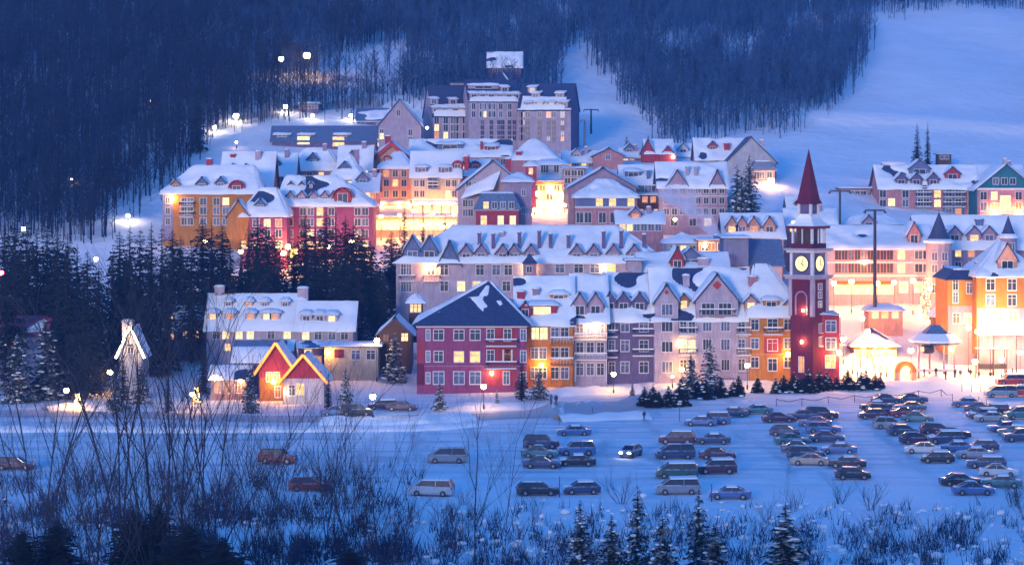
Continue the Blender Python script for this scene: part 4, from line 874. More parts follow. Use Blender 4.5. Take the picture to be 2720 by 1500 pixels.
b2.panel(2596, 2750, 503, 606, 'rose', 'lower_wall', .3); b2.win([2612, 2640, 2705, 2730], [520, 548], 1.6, 2.0, .45, y=-.32); b2.win([2670], [543], 2.6, 4.5, pane='lit_pale', y=-.32); b2.win([2645, 2668, 2690], [481], 1.4, 1.6, .3); b2.band(502, .5, 'trim', .4); b2.balcony(2600, 2745, 572, 2.2, 'trim', 'trim'); b2.wall_lamp(2640, 562, .5, 'shop_lamp', 1.2); b2.wall_lamp(2705, 562, .5, 'shop_lamp', 1.2); b2.chimney(2672, 425, 437, 1.0, 'grey')
merge(b, b2)
b = Bld('lift_station', 'low ski lift base station with a white pointed roof fin', 'lift station', 2232, 2338, 600, 560, 502, 490, 9, 'mauve', 'flat', th=.5); b.win(lin(2240, 2300, 4), [515], 1.6, 1.5, .1)
b.gable(2306, 2346, 526, 474, 7, mat='white', snow='r', vb=560)
Bld('slope_hut', 'small brown box hut on the snow beside the twin firs', 'hut', 2492, 2527, 650, 432, 411, 408, 4, 'brown', 'flat', th=.25, sink=2).win([2502, 2515], [418], 1.0, 1.0, 0)
Bld('lit_shed', 'warm lit shed roof below the twin firs', 'shed', 2352, 2405, 625, 470, 448, 432, 6, 'salmon', 'gx', th=.3).wall_lamp(2385, 446, .4, 'shop_lamp', .8)
b = Bld('stone_kiosk', 'low stone and pink kiosk on the upper plaza by the tall pole', 'kiosk', 2308, 2398, 446, 850, 824, 808, 6, 'salmon', 'hip', inset=(2, 2), th=.35); b.win([2325, 2350, 2378], [836], 1.2, 1.2, .5)
b = Bld('yellow_kiosk', 'small yellow kiosk with a pointed snow roof beside the yellow house', 'kiosk', 2482, 2520, 438, 868, 838, 808, 4, 'yellow', 'hip', inset=(1.6, 1.6), th=.4); b.win([2500], [850], 1.1, 1.2, pane='lit_dim')
b = Bld('lit_market_hall', 'glowing yellow market pavilion in the middle of the plaza', 'pavilion', 2268, 2382, 430, 985, 918, 872, 9, 'yellow', 'hip', inset=(4, 4), th=.3); b.win(lin(2274, 2376, 5), [948], 1.9, 2.6, pane='lit_shop'); b.wall_lamp(2290, 915, .5, 'shop_lamp', 1.0); b.wall_lamp(2350, 915, .5, 'shop_lamp', 1.0)
# lift cabin pavilion
t = empty('gondola_station', P(2484, 1012, 413)); tag(t, 'open gondola station with blue stepped roof and a dark cabin', 'lift station'); k = 413/F
def gz_(v): return (1012 - v)*k
q = MB(); q.ring([(3.0, gz_(884)), (1.4, gz_(866)), (1.2, gz_(863))], M['slate_light'], 4, ph=.5); q.ring([(4.9, gz_(907)), (4.95, gz_(902)), (3.2, gz_(884))], M['roof_snow'], 8, ph=.5); q.build('roof', t)
q = MB(); q.ring([(4.4, gz_(912)), (4.5, gz_(906))], M['slate'], 8, ph=.5); q.build('fascia', t)
for x in (-3.2, -1.2, 1.4, 3.3):
    q = MB(); q.box(x - .16, x + .16, -1.2, -.9, -2, gz_(910), M['mauve']); q.build('post', t)
q = MB(); q.ring([(.9, gz_(935)), (1.25, gz_(930)), (1.3, gz_(918)), (1.0, gz_(910))], M['metal'], 8, (-1.7, -2.2)); q.build('cabin', t)
q = MB(); q.box(-3.6, 3.6, -1.6, 1.2, gz_(985), gz_(978), M['trim'], M['roof_snow']); q.build('deck', t)
q = MB(); q.ball((2.6, -1.7, gz_(925)), .4, .4, .4, M['globe_yellow']); q.build('lamp', t)
t = empty('arch_gate', P(2405, 1016, 411)); tag(t, 'rounded yellow and salmon arch gate at the plaza edge', 'gate'); q = MB(); n_ = 10
for i in range(n_):
    a0, a1 = math.pi*i/n_, math.pi*(i+1)/n_
    q.prism([(1.1*math.cos(a0), 1.9 + 1.1*math.sin(a0)), (1.95*math.cos(a0), 1.9 + 2.0*math.sin(a0)), (1.95*math.cos(a1), 1.9 + 2.0*math.sin(a1)), (1.1*math.cos(a1), 1.9 + 1.1*math.sin(a1))], -.6, .6, M['yellow'])
q.build('arch', t)
for x in (-1.95, 1.1):
    q = MB(); q.box(x, x + .85, -.6, .6, -1, 1.9, M['salmon']); q.build('pillar', t)
q = MB(); q.ball((0, -.9, 2.6), .3, .3, .3, M['globe']); q.build('lamp', t)
t = empty('bus_shelter', P(2637, 985, 415)); tag(t, 'open dark framed shelter on the bright plaza snow', 'shelter'); k = 415/F
for x in (-2.6, 0, 2.6):
    for y in (0, 2):
        q = MB(); q.box(x - .07, x + .07, y - .07, y + .07, -1, 57*k, M['metal']); q.build('post', t)
q = MB(); q.box(-2.9, 2.9, -.4, 2.4, 57*k, 57*k + .16, M['metal'], M['roof_snow']); q.build('roof', t)
q = MB(); q.box(-2.6, 2.6, .3, .36, .4, 1.3, M['metal']); q.build('rail', t)
# ================================================================== left side
b = Bld('white_inn', 'long white inn with lit dormers in front of the dark pine grove', 'inn', 548, 800, 432, 930, 869, 781, 13, 'lilac', 'gx', th=.45, near=True)
for u in (563, 608, 663, 706, 728): b.dormer(u, 853, 2.0, 1.5, 'shed', .9, 'lilac')
for u in (600, 655, 697, 752): b.dormer(u, 820, 1.6, 1.3, 'shed', .3, 'lilac')
b.chimney(572, 764, 790, 1.9, 'lilac'); b.chimney(797, 768, 795, 2.0, 'lilac'); b.win([635, 665], [889], 1.3, 1.5, pane='lit_pale'); b.win([575, 600, 720, 763], [889], 1.3, 1.5, .2); b.win([605], [922], 1, 1.2, pane='lit')
b2 = Bld('wing', '', '', 790, 938, 430, 930, 871, 802, 12, 'lilac', 'gx', th=.45, near=True)
for u in (812, 848, 880): b2.dormer(u, 857, 2.2, 1.4, 'shed', .5, 'lilac')
b2.win([812, 845, 882, 915], [890], 1.3, 1.6, .25)
b3 = Bld('wing', '', '', 440, 548, 438, 930, 870, 812, 11, 'plum', 'gx', th=.4, bare=.35, near=True); b3.win([454, 520], [888], 1.0, 1.7, pane='lit'); b3.win([492], [888], .8, 1.3, pane='lit_pale'); b3.win([455], [842], .8, 1.0, pane='lit_pale', y=-1.2)
merge(b, b2, b3)
b = Bld('red_gable_house', 'small white and red house with its gables outlined in orange lights', 'house', 752, 860, 388, 1084, 1006, 944, 10, 'white', 'gf', th=.3, near=True, ovh=.7)
b.panel(758, 854, 985, 1004, 'red', 'gable_wall'); q = MB(); q.prism([(b.X(757), b.H + .1), (b.X(855), b.H + .1), (0, b.zr - .2)], -.1, -.01, M['red']); q.build('gable_wall', b.root)
def eaves(bb, mat='rope_orange', r=.22):
    e = bb.w/2 + .7; ez = bb.H - .7*(bb.zr - bb.H)/(bb.w/2); rope(bb.root, [(-e, -.95, ez + .1), (0, -.95, bb.zr + .15), (e, -.95, ez + .1)], r, mat)
eaves(b); b.win([798], [1033], 1.3, 1.9, pane='lit'); b.win([775], [1036], 1.0, 1.7, 0); b.wall_lamp(762, 1040, .25, 'globe', .5)
b2 = Bld('wing', '', '', 688, 778, 394, 1084, 978, 912, 9, 'red', 'gf', th=.3, near=True, ovh=.7); eaves(b2); b2.win([715, 735], [1000], .9, 1.5, pane='lit'); b2.panel(690, 752, 1003, 1080, 'yellow', 'lit_wall'); b2.wall_lamp(728, 1012, .4, 'globe_yellow', 1.0); b2.win([738], [1040], .9, 1.8, pane='lit_pale')
b3 = Bld('wing', '', '', 622, 768, 401, 1084, 955, 903, 10, 'plum', 'gx', bare=.45, near=True, roofmat='slate_light'); b3.win([640, 665], [975], 1.0, 1.4, .3)
b4 = Bld('wing', '', '', 560, 655, 396, 1075, 1003, 972, 8, 'salmon', 'gx', th=.4, near=True); b4.win([578, 603, 632], [1028], 1.0, 1.9, pane='lit_dim'); b4.wall_lamp(570, 1000, .3, 'globe', .8); b4.wall_lamp(640, 1010, .3, 'globe', .8)
merge(b, b2, b3, b4)
b = Bld('lit_chapel', 'tiny grey chapel whose steep gable is outlined in pale lights', 'chapel', 318, 376, 400, 985, 935, 868, 8, 'grey', 'gf', th=.25, ovh=.4, near=True); e = b.w/2 + .4
rope(b.root, [(-e - .2, -.7, b.H - 1.0), (0, -.7, b.zr + .1), (e + .2, -.7, b.H - 1.0)], .2, 'globe_small'); b.win([347], [925], .9, 1.6, 0); b.chimney(337, 856, 880, 1.8, 'grey')
b = Bld('red_roof_barn', 'dark red roofed barn at the left edge half hidden by firs', 'barn', -70, 118, 408, 930, 880, 838, 11, 'blue', 'gx', snow=False, roofmat='magenta', near=True); b.win([20, 35, 60], [915], .9, 1.2, .6); q = MB(); snow_patch(q, [(b.X(62), 0.0, b.H + .1), (b.X(112), 0.0, b.H + .1), (b.X(112), 3.4, b.H + .1 + 3.4*b.k), (b.X(95), 3.4, b.H + .1 + 3.4*b.k)], .3, 2); q.build('snow', b.roof)
b = Bld('long_low_shop', 'long low shop with a flat snow roof and a dark red sign', 'shop', 862, 1004, 416, 968, 922, 918, 8, 'cream', 'flat', th=.35, near=True, ovh=.8)
b.panel(888, 913, 928, 949, 'crimson', 'sign', .12); b.win([945, 985], [942], 1.5, 1.6, 0); b.wall_lamp(872, 935, .4, 'globe_yellow', .8)
b2 = Bld('wing', '', '', 762, 864, 418, 968, 922, 908, 8, 'plum', 'hip', inset=(3, 3), th=.35, near=True, roofmat='slate_light', bare=.4); b2.win([781, 818], [934], 1.3, .9, pane='lit_pale'); b2.win([800, 845], [955], 1.2, 1.3, .2); merge(b, b2)
b = Bld('dark_chalet', 'dark timber chalet with a low snowy gable near the lane', 'house', 1006, 1092, 422, 925, 882, 842, 10, 'wood' if 'wood' in M else 'brown', 'gf', th=.35, near=True); b.win([1075], [895], 1.2, 1.4, pane='lit_pale', frame='brown'); b.win([1025, 1050], [897], 1.0, 1.3, 0, frame='brown')
b = Bld('lit_gazebo', 'little gazebo with bright windows beside the long lilac block', 'gazebo', 1086, 1122, 432, 840, 803, 780, 3, 'brown', 'hip', inset=(1.3, 1.3), th=.35, near=True); b.win([1094, 1104, 1114], [818], .5, 1.4, pane='lit', bars=0)
# ================================================================== trees
def conifer_mesh(seed, h, rmax, layers, per, shape='spruce', mat='needle', pads=0.0, droop=.35):
    """crown of drooping boughs with side sprays, plus pads of snow on the boughs"""
    rg = random.Random(seed); c = MB(); s = MB(); m_ = M[mat]
    for li in range(layers):
        t = (li + .4)/layers; z = h*(.07 + .91*t)
        if shape == 'spruce': r = rmax*(1 - t)**.85*rg.uniform(.72, 1.12) + .12
        elif shape == 'pine': r = rmax*(min(1, .55 + 1.2*t)*(1 - t**3.2))*rg.uniform(.65, 1.12) + .15
        else: r = rmax*(1 - t**1.15)*rg.uniform(.9, 1.06) + .05
        n = max(4, int(per*(.55 + .45*(r/rmax))))
        a0 = rg.uniform(0, 6.28)
        for i in range(n):
            if shape != 'hedge' and rg.random() < .1: continue
            a = a0 + 6.28*i/n + rg.uniform(-.3, .3); L = r*rg.uniform(.7, 1.15); dr = droop*rg.uniform(.6, 1.3)*(1.1 - .9*t)
            ca, sa = math.cos(a), math.sin(a); zz = z + rg.uniform(-.5, .5)*h/layers
            pts = []
            for q in range(4):
                f = q/3; x = L*f; pts.append((ca*x, sa*x, zz - dr*L*f**1.4 + (.16*L*(f > .8))))
            wd = .3*L**.7 + .06
            for q in range(3):
                p, g = pts[q], pts[q+1]; w0 = wd*(1, .95, .75)[q]; w1 = wd*(.95, .75, .12)[q]
                lx, ly = -sa, ca; sg = .16*wd
                c.face(((p[0] - lx*w0, p[1] - ly*w0, p[2] - sg), (g[0] - lx*w1, g[1] - ly*w1, g[2] - sg), g, p), m_)
                c.face((p, g, (g[0] + lx*w1, g[1] + ly*w1, g[2] - sg), (p[0] + lx*w0, p[1] + ly*w0, p[2] - sg)), m_)
                for sd in (-1, 1):                     # hanging sprays
                    if rg.random() < .75:
                        mx, my = (p[0] + g[0])/2, (p[1] + g[1])/2; mz = (p[2] + g[2])/2
                        e = wd*rg.uniform(1.1, 2.0); k = .5
                        c.face(((p[0], p[1], p[2]), (mx + sd*lx*e + ca*e*k, my + sd*ly*e + sa*e*k, mz - e*rg.uniform(.2, .8)), (g[0], g[1], g[2] - .02)), m_)
            if pads and rg.random() < pads:
                f = rg.uniform(.45, .95); x = L*f; k = rg.uniform(.5, 1.1)
                s.ball((ca*x, sa*x, zz - dr*L*f**1.4 + .05 + .1*wd), wd*k*1.3, wd*k*.9, wd*k*.3 + .02, M['roof_snow'], 6, 3)
    tr = MB(); tr.ring([(rmax*.085 + .08, -1.0), (rmax*.05 + .05, h*.5), (.02, h*.99)], M['bark'], 6)
    return c.mesh('crown'), tr.mesh('trunk'), (s.mesh('snow', True) if pads and s.f else None)
TM = dict(
    pine=[conifer_mesh(k, 22, 3.3, 36, 10, 'pine', 'needle_dark', 0, .3) for k in range(4)],
    tall=[conifer_mesh(10 + k, 22, 3.3, 34, 10, 'spruce', 'needle_dark', 0, .4) for k in range(3)],
    snowy=[conifer_mesh(20 + k, 14, 3.4, 24, 11, 'spruce', 'needle', .3, .45) for k in range(3)],
    fore=[conifer_mesh(30 + k, 11, 2.5, 26, 11, 'spruce', 'needle', .22, .35) for k in range(4)],
    hedge=[conifer_mesh(40 + k, 3.4, 1.25, 16, 12, 'hedge', 'needle_dark', .08, .2) for k in range(3)])
TH = dict(pine=22, tall=22, snowy=14, fore=11, hedge=3.4)
def conifer(kind, base, h, wide, label, group, cat='tree', name=None, k=None):
    c, t, s = TM[kind][k if k is not None else random.randrange(len(TM[kind]))]; f = h/TH[kind]
    e = empty(name or {'pine': 'pine_tree', 'tall': 'spruce_tree', 'snowy': 'spruce_tree', 'fore': 'spruce_tree', 'hedge': 'clipped_conifer'}[kind], base, ru(0, 6.28), (f*wide, f*wide, f))
    tag(e, label, cat, group); link('trunk', t, e); cr = link('crown', c, e)
    if s: link('snow', s, cr)['kind'] = 'stuff'
    return e
def by_px(u, vt, D): 
    g = gz_u(u, D); b = Vector(((u - 1360)*D/F, D, g)); return b, ZC + (VH - vt)*D/F - g
# the dark grove: (column, top row, distance)
grove = [(12, 590, 452), (40, 562, 468), (72, 575, 440), (98, 600, 425), (125, 588, 462), (152, 596, 445), (180, 610, 430), (205, 640, 455), (232, 660, 420), (55, 650, 418), (20, 680, 405), (150, 680, 412), (262, 700, 440),
         (318, 610, 458), (345, 588, 470), (372, 600, 446), (402, 582, 462), (430, 590, 440), (458, 600, 470), (480, 622, 450), (508, 640, 436), (336, 668, 430), (395, 660, 426), (448, 668, 424), (300, 650, 432),
         (538, 572, 474), (562, 580, 462), (590, 590, 470), (612, 640, 448), (660, 580, 462), (684, 572, 470), (708, 586, 455), (730, 610, 466), (640, 630, 446), (690, 660, 440), (560, 660, 444), (600, 690, 440), (740, 680, 446),
         (812, 560, 472), (838, 600, 462), (866, 556, 474), (892, 560, 464), (918, 570, 472), (940, 585, 458), (962, 600, 470), (985, 640, 458), (850, 660, 448), (900, 665, 444), (950, 680, 446), (1000, 690, 452), (1020, 720, 446), (820, 680, 446), (1040, 610, 476), (1062, 660, 470), (780, 640, 476)]
parts_ = [('left clump of the grove', lambda u: u < 280), ('second clump of the grove', lambda u: 280 <= u < 525), ('third clump behind the inn', lambda u: 525 <= u < 770), ('right clump near the lilac block', lambda u: u >= 770)]
for nm, fn in parts_:
    g = sorted([t for t in grove if fn(t[0])])
    for i, (u, vt, D) in enumerate(g):
        b_, h = by_px(u, vt, D); kind = 'pine' if rnd() < .65 else 'tall'
        conifer(kind, b_, h, ru(.85, 1.2)*22/h, 'dark evergreen, %s from left in the %s' % (ORD[i], nm), 'tall dark evergreens of the grove')
for u, vt, D, lab in ((1074, 528, 500, 'narrow dark spire of a fir against the bright street, left one'), (1124, 545, 505, 'narrow dark spire of a fir against the bright street, right one'), (1182, 560, 515, 'thin dark fir before the foot of the lavender gable')):
    b_, h = by_px(u, vt, D); conifer('tall', b_, h, .55, lab, 'thin firs before the bright street')
for u, vt, D, w_, lab in ((1958, 432, 540, .95, 'snowy fir, left and broadest of the pair beside the long pink house'), (1990, 405, 541, .9, 'snowy fir, right and taller of the pair beside the long pink house'), (1972, 470, 532, .95, 'dark lower fir with a lit lamp in it in front of the fir pair'),
                          (2436, 322, 636, .8, 'tall blue fir, left of the twin firs on the ski slope edge'), (2464, 322, 640, .62, 'thin blue fir, right of the twin firs on the ski slope edge'),
                          (526, 205, 640, 1.0, 'lone dark fir high on the shaded hillside'), (1722, 355, 660, .8, 'small dark fir at the edge of the left ski run'), (1665, 358, 650, .9, 'little fir beside the low pink gable')):
    b_, h = by_px(u, vt, D); conifer('tall' if u > 2000 or u < 600 else 'snowy', b_, h, w_, lab, None)
for i, (u, vt, D) in enumerate(((40, 100, 820), (72, 108, 810), (205, 80, 840), (225, 82, 835), (310, 105, 800), (345, 95, 815), (570, 108, 800), (22, 345, 640), (120, 420, 600), (290, 395, 610), (100, 450, 590))):
    b_, h = by_px(u, vt, D); conifer('tall', b_, min(h, 16) if h > 3 else 9, ru(.9, 1.2), 'small dark fir, %s of the scattered firs on the shaded hillside' % ORD[i], 'scattered firs on the shaded hillside')
# snowy trees around the left houses and the front row
near_t = [('tall', 326, 930, 392, 1.0, 'dark fir before the left corner of the chapel'), ('snowy', 372, 950, 390, 1.1, 'snowy fir before the right corner of the chapel'), ('snowy', 120, 838, 398, 1.35, 'broad snow laden fir hiding the left edge barn'), ('snowy', 45, 880, 392, 1.2, 'snow laden blue fir at the far left edge'), ('tall', 175, 640, 402, 1.1, 'very tall dark fir left of the chapel'), ('tall', 222, 690, 398, 1.0, 'tall dark fir close behind the yellow lamp'), ('tall', 258, 760, 410, 1.0, 'dark fir next to the chapel wall'),
          ('snowy', 308, 965, 376, 1.0, 'small fir on the snow in front of the chapel'), ('tall', 446, 985, 376, .9, 'slim dark fir between the chapel and the red gables'), ('tall', 540, 890, 405, .9, 'dark fir at the left end of the inn'), ('snowy', 664, 962, 376, .9, 'dark bushy fir in front of the glowing yellow wall'), ('tall', 872, 985, 372, .85, 'slim dark fir right of the front red gable'), ('snowy', 918, 965, 384, .8, 'snowy fir right of the gabled house'),
          ('snowy', 1168, 1008, 374, .95, 'shaggy fir on the road bank before the red corner building'), ('tall', 1386, 948, 386, 1.2, 'dark fir in front of the red balconies'), ('snowy', 1432, 972, 388, 1.15, 'fir in front of the orange balcony house'), ('snowy', 1886, 892, 397, 1.05, 'big snowy fir in front of the wide lilac gable'), ('snowy', 1835, 932, 396, 1.3, 'low spreading fir left of the big snowy fir'),
          ('snowy', 1680, 1012, 383, .8, 'young fir on the bank before the plum house'), ('snowy', 1048, 880, 414, 1.3, 'dark bush like fir beside the dark chalet'), ('snowy', 1320, 1032, 378, .7, 'tiny fir on the snow before the red balconies'), ('snowy', 1298, 1095, 368, .9, 'tiny dark fir at the road edge under the lamp'), ('snowy', 1020, 1052, 378, .7, 'tiny fir behind the brown parked car')]
for kind, u, vt, D, w_, lab in near_t:
    b_, h = by_px(u, vt, D); conifer(kind, b_, h, w_*(1 if h > 6 else 1.2), lab, None)
# the row of clipped conifers
hed = [1712, 1735, 1750, 1776, 1808, 1852, 1874, 1915, 1948, 1962, 2013, 2060, 2082, 2108, 2118, 2147, 2176, 2196, 2222, 2252, 2288, 2300, 2325, 2338]
tops = [1030, 1026, 1040, 1028, 1010, 1010, 1006, 1004, 1012, 1000, 1002, 1005, 998, 992, 1005, 985, 988, 990, 1000, 986, 990, 986, 992, 998]
bots = [1078, 1082, 1080, 1080, 1078, 1058, 1060, 1056, 1052, 1052, 1042, 1044, 1042, 1040, 1042, 1042, 1036, 1034, 1034, 1034, 1034, 1032, 1034, 1030]
for i, (u, vt, vb_) in enumerate(zip(hed, tops, bots)):
    b_ = hit(u, vb_); h = (vb_ - vt)*b_.y/F; conifer('hedge', b_, h*1.12, 1.25 if i in (15, 16, 19) else ru(.95, 1.2), 'clipped cone conifer, %s from the left in the car park row' % ORD[i], 'row of clipped conifers along the car park')
# foreground spruces at the bottom
for u, vt, D, w_, lab, k in ((1541, 1322, 205, .8, 'slim foreground spruce, leftmost of the bottom row', 0), (1624, 1362, 200, .9, 'small ragged foreground spruce with bare tip', 1), (1694, 1284, 210, .75, 'tall slim foreground spruce with a pale tip', 2), (1760, 1362, 196, .95, 'dark bushy foreground spruce between two taller ones', 3), (1856, 1292, 208, .75, 'tall dark foreground spruce with a knobbly top', 1), (1900, 1385, 194, 1.2, 'wide low foreground spruce beside the knobbly one', 2), (2086, 1330, 198, 1.25, 'large symmetrical snowy spruce in the right foreground', 0)):
    b_, h = by_px(u, vt, D); conifer('fore', b_, h, w_*11/h, lab, None, k=k)
for u, vt, D, w_, lab in ((150, 1375, 206, 1.3, 'black young fir low in the left foreground brush'), (60, 1400, 204, 1.2, 'black young fir at the bottom left corner'), (500, 1385, 203, 1.7, 'broad black fir mass under the leafless thicket'), (420, 1330, 212, 1.3, 'dark young fir among the leafless stems'), (590, 1420, 201, 1.5, 'black fir bush at the bottom of the thicket'), (350, 1350, 212, 1.5, 'dark fir bush left in the thicket'), (930, 1450, 204, 1.2, 'small black fir bush at the bottom edge left of centre')):
    b_, h = by_px(u, vt, D); conifer('pine', b_, h, w_*11/h*1.3, lab, None)
# ------------------------------------------------------------------ leafless trees and brush in front
def bare_mesh(seed, h, stems, spread, levels=4, mat='twig', r0=.09, up=.75):
    rg = random.Random(seed); b = MB(); m_ = M[mat]
    def grow(p, d, L, r, lv):
        n = 3 if lv > 1 else 2; q = Vector(p)
        for i in range(n):
            d = (d + Vector((rg.uniform(-.16, .16), rg.uniform(-.16, .16), rg.uniform(-.02, .12)))).normalized()
            e = q + d*(L/n); r1 = r*(1 - .28*(i + 1)/n*1.6)
            b.tube(q, e, r*(1 - .45*i/n), r*(1 - .45*(i + 1)/n), m_, 4 if lv > 2 else 3); q = e
            if lv > 1:
                for _ in range((1 if rg.random() < .75 else 2) if lv > 1 else 1):
                    a = rg.uniform(0, 6.28); sd = Vector((math.cos(a), math.sin(a), 0))
                    nd = (d*up + sd*rg.uniform(.35, .75) + Vector((0, 0, .25))).normalized()
                    grow(q, nd, L*rg.uniform(.42, .66), r*.5, lv - 1)
        return
    for s in range(stems):
        a = 6.28*s/stems + rg.uniform(-.5, .5); sp = spread*rg.uniform(.3, 1.0)
        grow(Vector((.3*math.cos(a)*(stems > 1), .3*math.sin(a)*(stems > 1), -.6)), Vector((sp*math.cos(a), sp*math.sin(a), 1)).normalized(), h*rg.uniform(.62, .85), r0*rg.uniform(.7, 1.1), levels)
    return b.mesh('bare_tree')
BT = [bare_mesh(1, 16, 3, .3, 4, r0=.11), bare_mesh(2, 16, 4, .45, 4, r0=.10), bare_mesh(3, 16, 6, .7, 4, r0=.08), bare_mesh(4, 16, 1, .15, 5, r0=.11)]
SB = [bare_mesh(11, 6, 7, .6, 3, r0=.06), bare_mesh(12, 6, 8, .8, 3, 'twig_red', r0=.055), bare_mesh(13, 6, 6, .5, 3, r0=.06)]
bt = [(110, 940, 232, 0), (318, 900, 240, 0), (405, 965, 228, 0), (500, 930, 236, 0), (560, 960, 232, 1), (250, 1080, 226, 1), (450, 1130, 218, 2), (620, 1130, 220, 2), (690, 1090, 230, 1), (760, 1180, 222, 2), (870, 1150, 232, 1), (950, 1120, 226, 2), (180, 1190, 216, 2), (330, 1200, 212, 2), (560, 1220, 212, 2), (1010, 1230, 224, 2), (40, 1250, 212, 2), (430, 1260, 206, 2), (720, 1280, 210, 2), (270, 1290, 204, 2)]
for i, (u, vt, D, k) in enumerate(sorted(bt)):
    b_, h = by_px(u, vt, D); e = link('bare_tree', BT[k], None, b_, ru(0, 6.28)); f = h/15.0; e.scale = (f*ru(.75, .95),)*2 + (f,)
    tag(e, 'leafless many stemmed tree, %s from the left in the foreground thicket' % ORD[i], 'tree', 'leafless trees of the foreground thicket')
b_, h = by_px(1262, 1075, 232); e = link('bare_tree', BT[3], None, b_ , 1.0); e.scale = (h/15,)*3; tag(e, 'slender leafless tree alone in front of the car park, left of centre', 'tree')
b_, h = by_px(1340, 1050, 236); e = link('bare_tree', BT[3], None, b_ , 3.0); e.scale = (h/15*.6, h/15*.6, h/15); tag(e, 'thin leafless tree in front of the parked dark wagons', 'tree')
b_, h = by_px(2070, 1200, 215); e = link('bare_tree', BT[3], None, b_ , 2.0); e.scale = (h/15*.25, h/15*.25, h/15); tag(e, 'single bare whip rising behind the large symmetrical spruce', 'tree')
sh = []
for i in range(90):
    u = ru(-60, 2780); vb_ = ru(1330, 1540) if u > 1000 else ru(1260, 1540)
    p = hit(u, vb_, 120); sh.append((u, p))
sh.sort(key=lambda a: a[0])
for i, (u, p) in enumerate(sh):
    e = link('bare_shrub', random.choice(SB), None, p, ru(0, 6.28)); f = ru(.35, .75)*(1.15 if u < 1000 else .8); e.scale = (f*1.3, f*1.3, f)
    tag(e, 'low tangled leafless shrub in the snowy foreground brush', 'shrub', 'leafless shrubs in the foreground brush')
# the uncountable brush: fine stalks and snow caught on them
def brush(name, n, umin, umax, vmin, vmax, hmin, hmax, mats, label, clump=.5):
    V, Fc, mi = [], [], []
    for i in range(n):
        u = random.uniform(umin, umax); v_ = vmin + (vmax - vmin)*random.random()**.8
        if mnoise.noise((u*.012, v_*.02, 3)) < random.uniform(-.3, clump) or random.random() > min((u - umin)/120, (umax - u)/250, .25 + (v_ - vmin)/160): continue
        p = hit_fast(u, v_); h = random.uniform(hmin, hmax)*(1 + .5*mnoise.noise((u*.01, v_*.02, 9)))
        k = random.randint(0, len(mats) - 1)
        for s in range(3):
            a = random.uniform(0, 6.28); l = random.uniform(.1, .5)*h; tx, ty = p[0] + math.cos(a)*l, p[1] + math.sin(a)*l
            w_ = .022 + .012*h; j = len(V); bx, by = p[0] + random.uniform(-.5, .5), p[1] + random.uniform(-.5, .5)
            V += [(bx - w_, by, p[2] - .1), (bx + w_, by, p[2] - .1), (bx, by + w_, p[2] - .1), (tx, ty, p[2] + h*random.uniform(.6, 1))]
            Fc += [(j, j+1, j+3), (j+1, j+2, j+3), (j+2, j, j+3)]; mi += [k]*3
    me = npmesh(name, np.array(V), np.array(Fc), [M[m_] for m_ in mats], mi)
    tag(link(name, me), label, 'brush', kind='stuff')
HC = {}
def hit_fast(u, v):
    key = (round(u/24), round(v/6))
    if key not in HC: HC[key] = hit(key[0]*24, key[1]*6, 120)
    p = HC[key]; D = p.y + random.uniform(-1.2, 1.2); x = (u - 1360)*D/F; return (x, D, gz(x, D))
brush('undergrowth', 12000, -80, 1150, 1240, 1580, .8, 2.8, ['twig', 'twig_red', 'frosted'], 'dark tangled undergrowth across the left foreground', .5)
brush('undergrowth', 8000, 900, 2800, 1340, 1580, .7, 2.4, ['frosted', 'twig', 'frosted', 'twig_red'], 'frosted blue undergrowth along the bottom right', .35)
b = MB()
for i in range(1000):
    u = ru(-60, 2780); v_ = 1330 + 240*rnd()**.7; p = hit_fast(u, v_); r = ru(.1, .42)*(1 + .5*mnoise.noise((u*.02, v_*.05, 1)))
    k = len(b.v); b.ball((p[0], p[1], p[2] + ru(.0, .7)), r*ru(.9, 1.9), r, r*ru(.35, .8), M['bank_snow'], 7, 4)
    for q in range(k, len(b.v)):
        x, y, z = b.v[q]; d = .45*r*mnoise.noise((x*2.2, y*2.2, z*2.2)); b.v[q] = (x + d, y + d*.5, z + d)
tag(b.build('snow_clumps', smooth=True), 'clumps of snow caught in the foreground brush', 'snow', kind='stuff')
# lit bushes
def lit_bush(u, vb_, vt, lab, n=60, w_=.5):
    p = hit(u, vb_); h = (vb_ - vt)*p.y/F; e = empty('lit_bush', p); tag(e, lab, 'bush'); link('stems', SB[0], e).scale = (h/5*w_*1.6, h/5*w_*1.6, h/5)
    b = MB()
    for i in range(n):
        t = rnd(); r = h*w_*.5*(1 - .6*t); a = ru(0, 6.28); b.ball((r*math.cos(a), r*math.sin(a), .2 + h*t*.95), .13, .13, .13, M['fairy'], 4, 2)
    b.build('fairy_lights', e)['kind'] = 'stuff'
lit_bush(206, 1092, 1046, 'bush wound with golden lights on the left snow bank')
lit_bush(2196, 1008, 945, 'round bush wound with golden lights at the clock tower foot', 70, .9)
lit_bush(2458, 848, 735, 'tall slim tree wound with golden lights before the yellow house', 80, .3)
lit_bush(2330, 985, 920, 'shrub wound with golden lights beside the market pavilion', 60, .8)
lit_bush(522, 1075, 1030, 'shrub wound with golden lights left of the salmon annex', 40, .5)

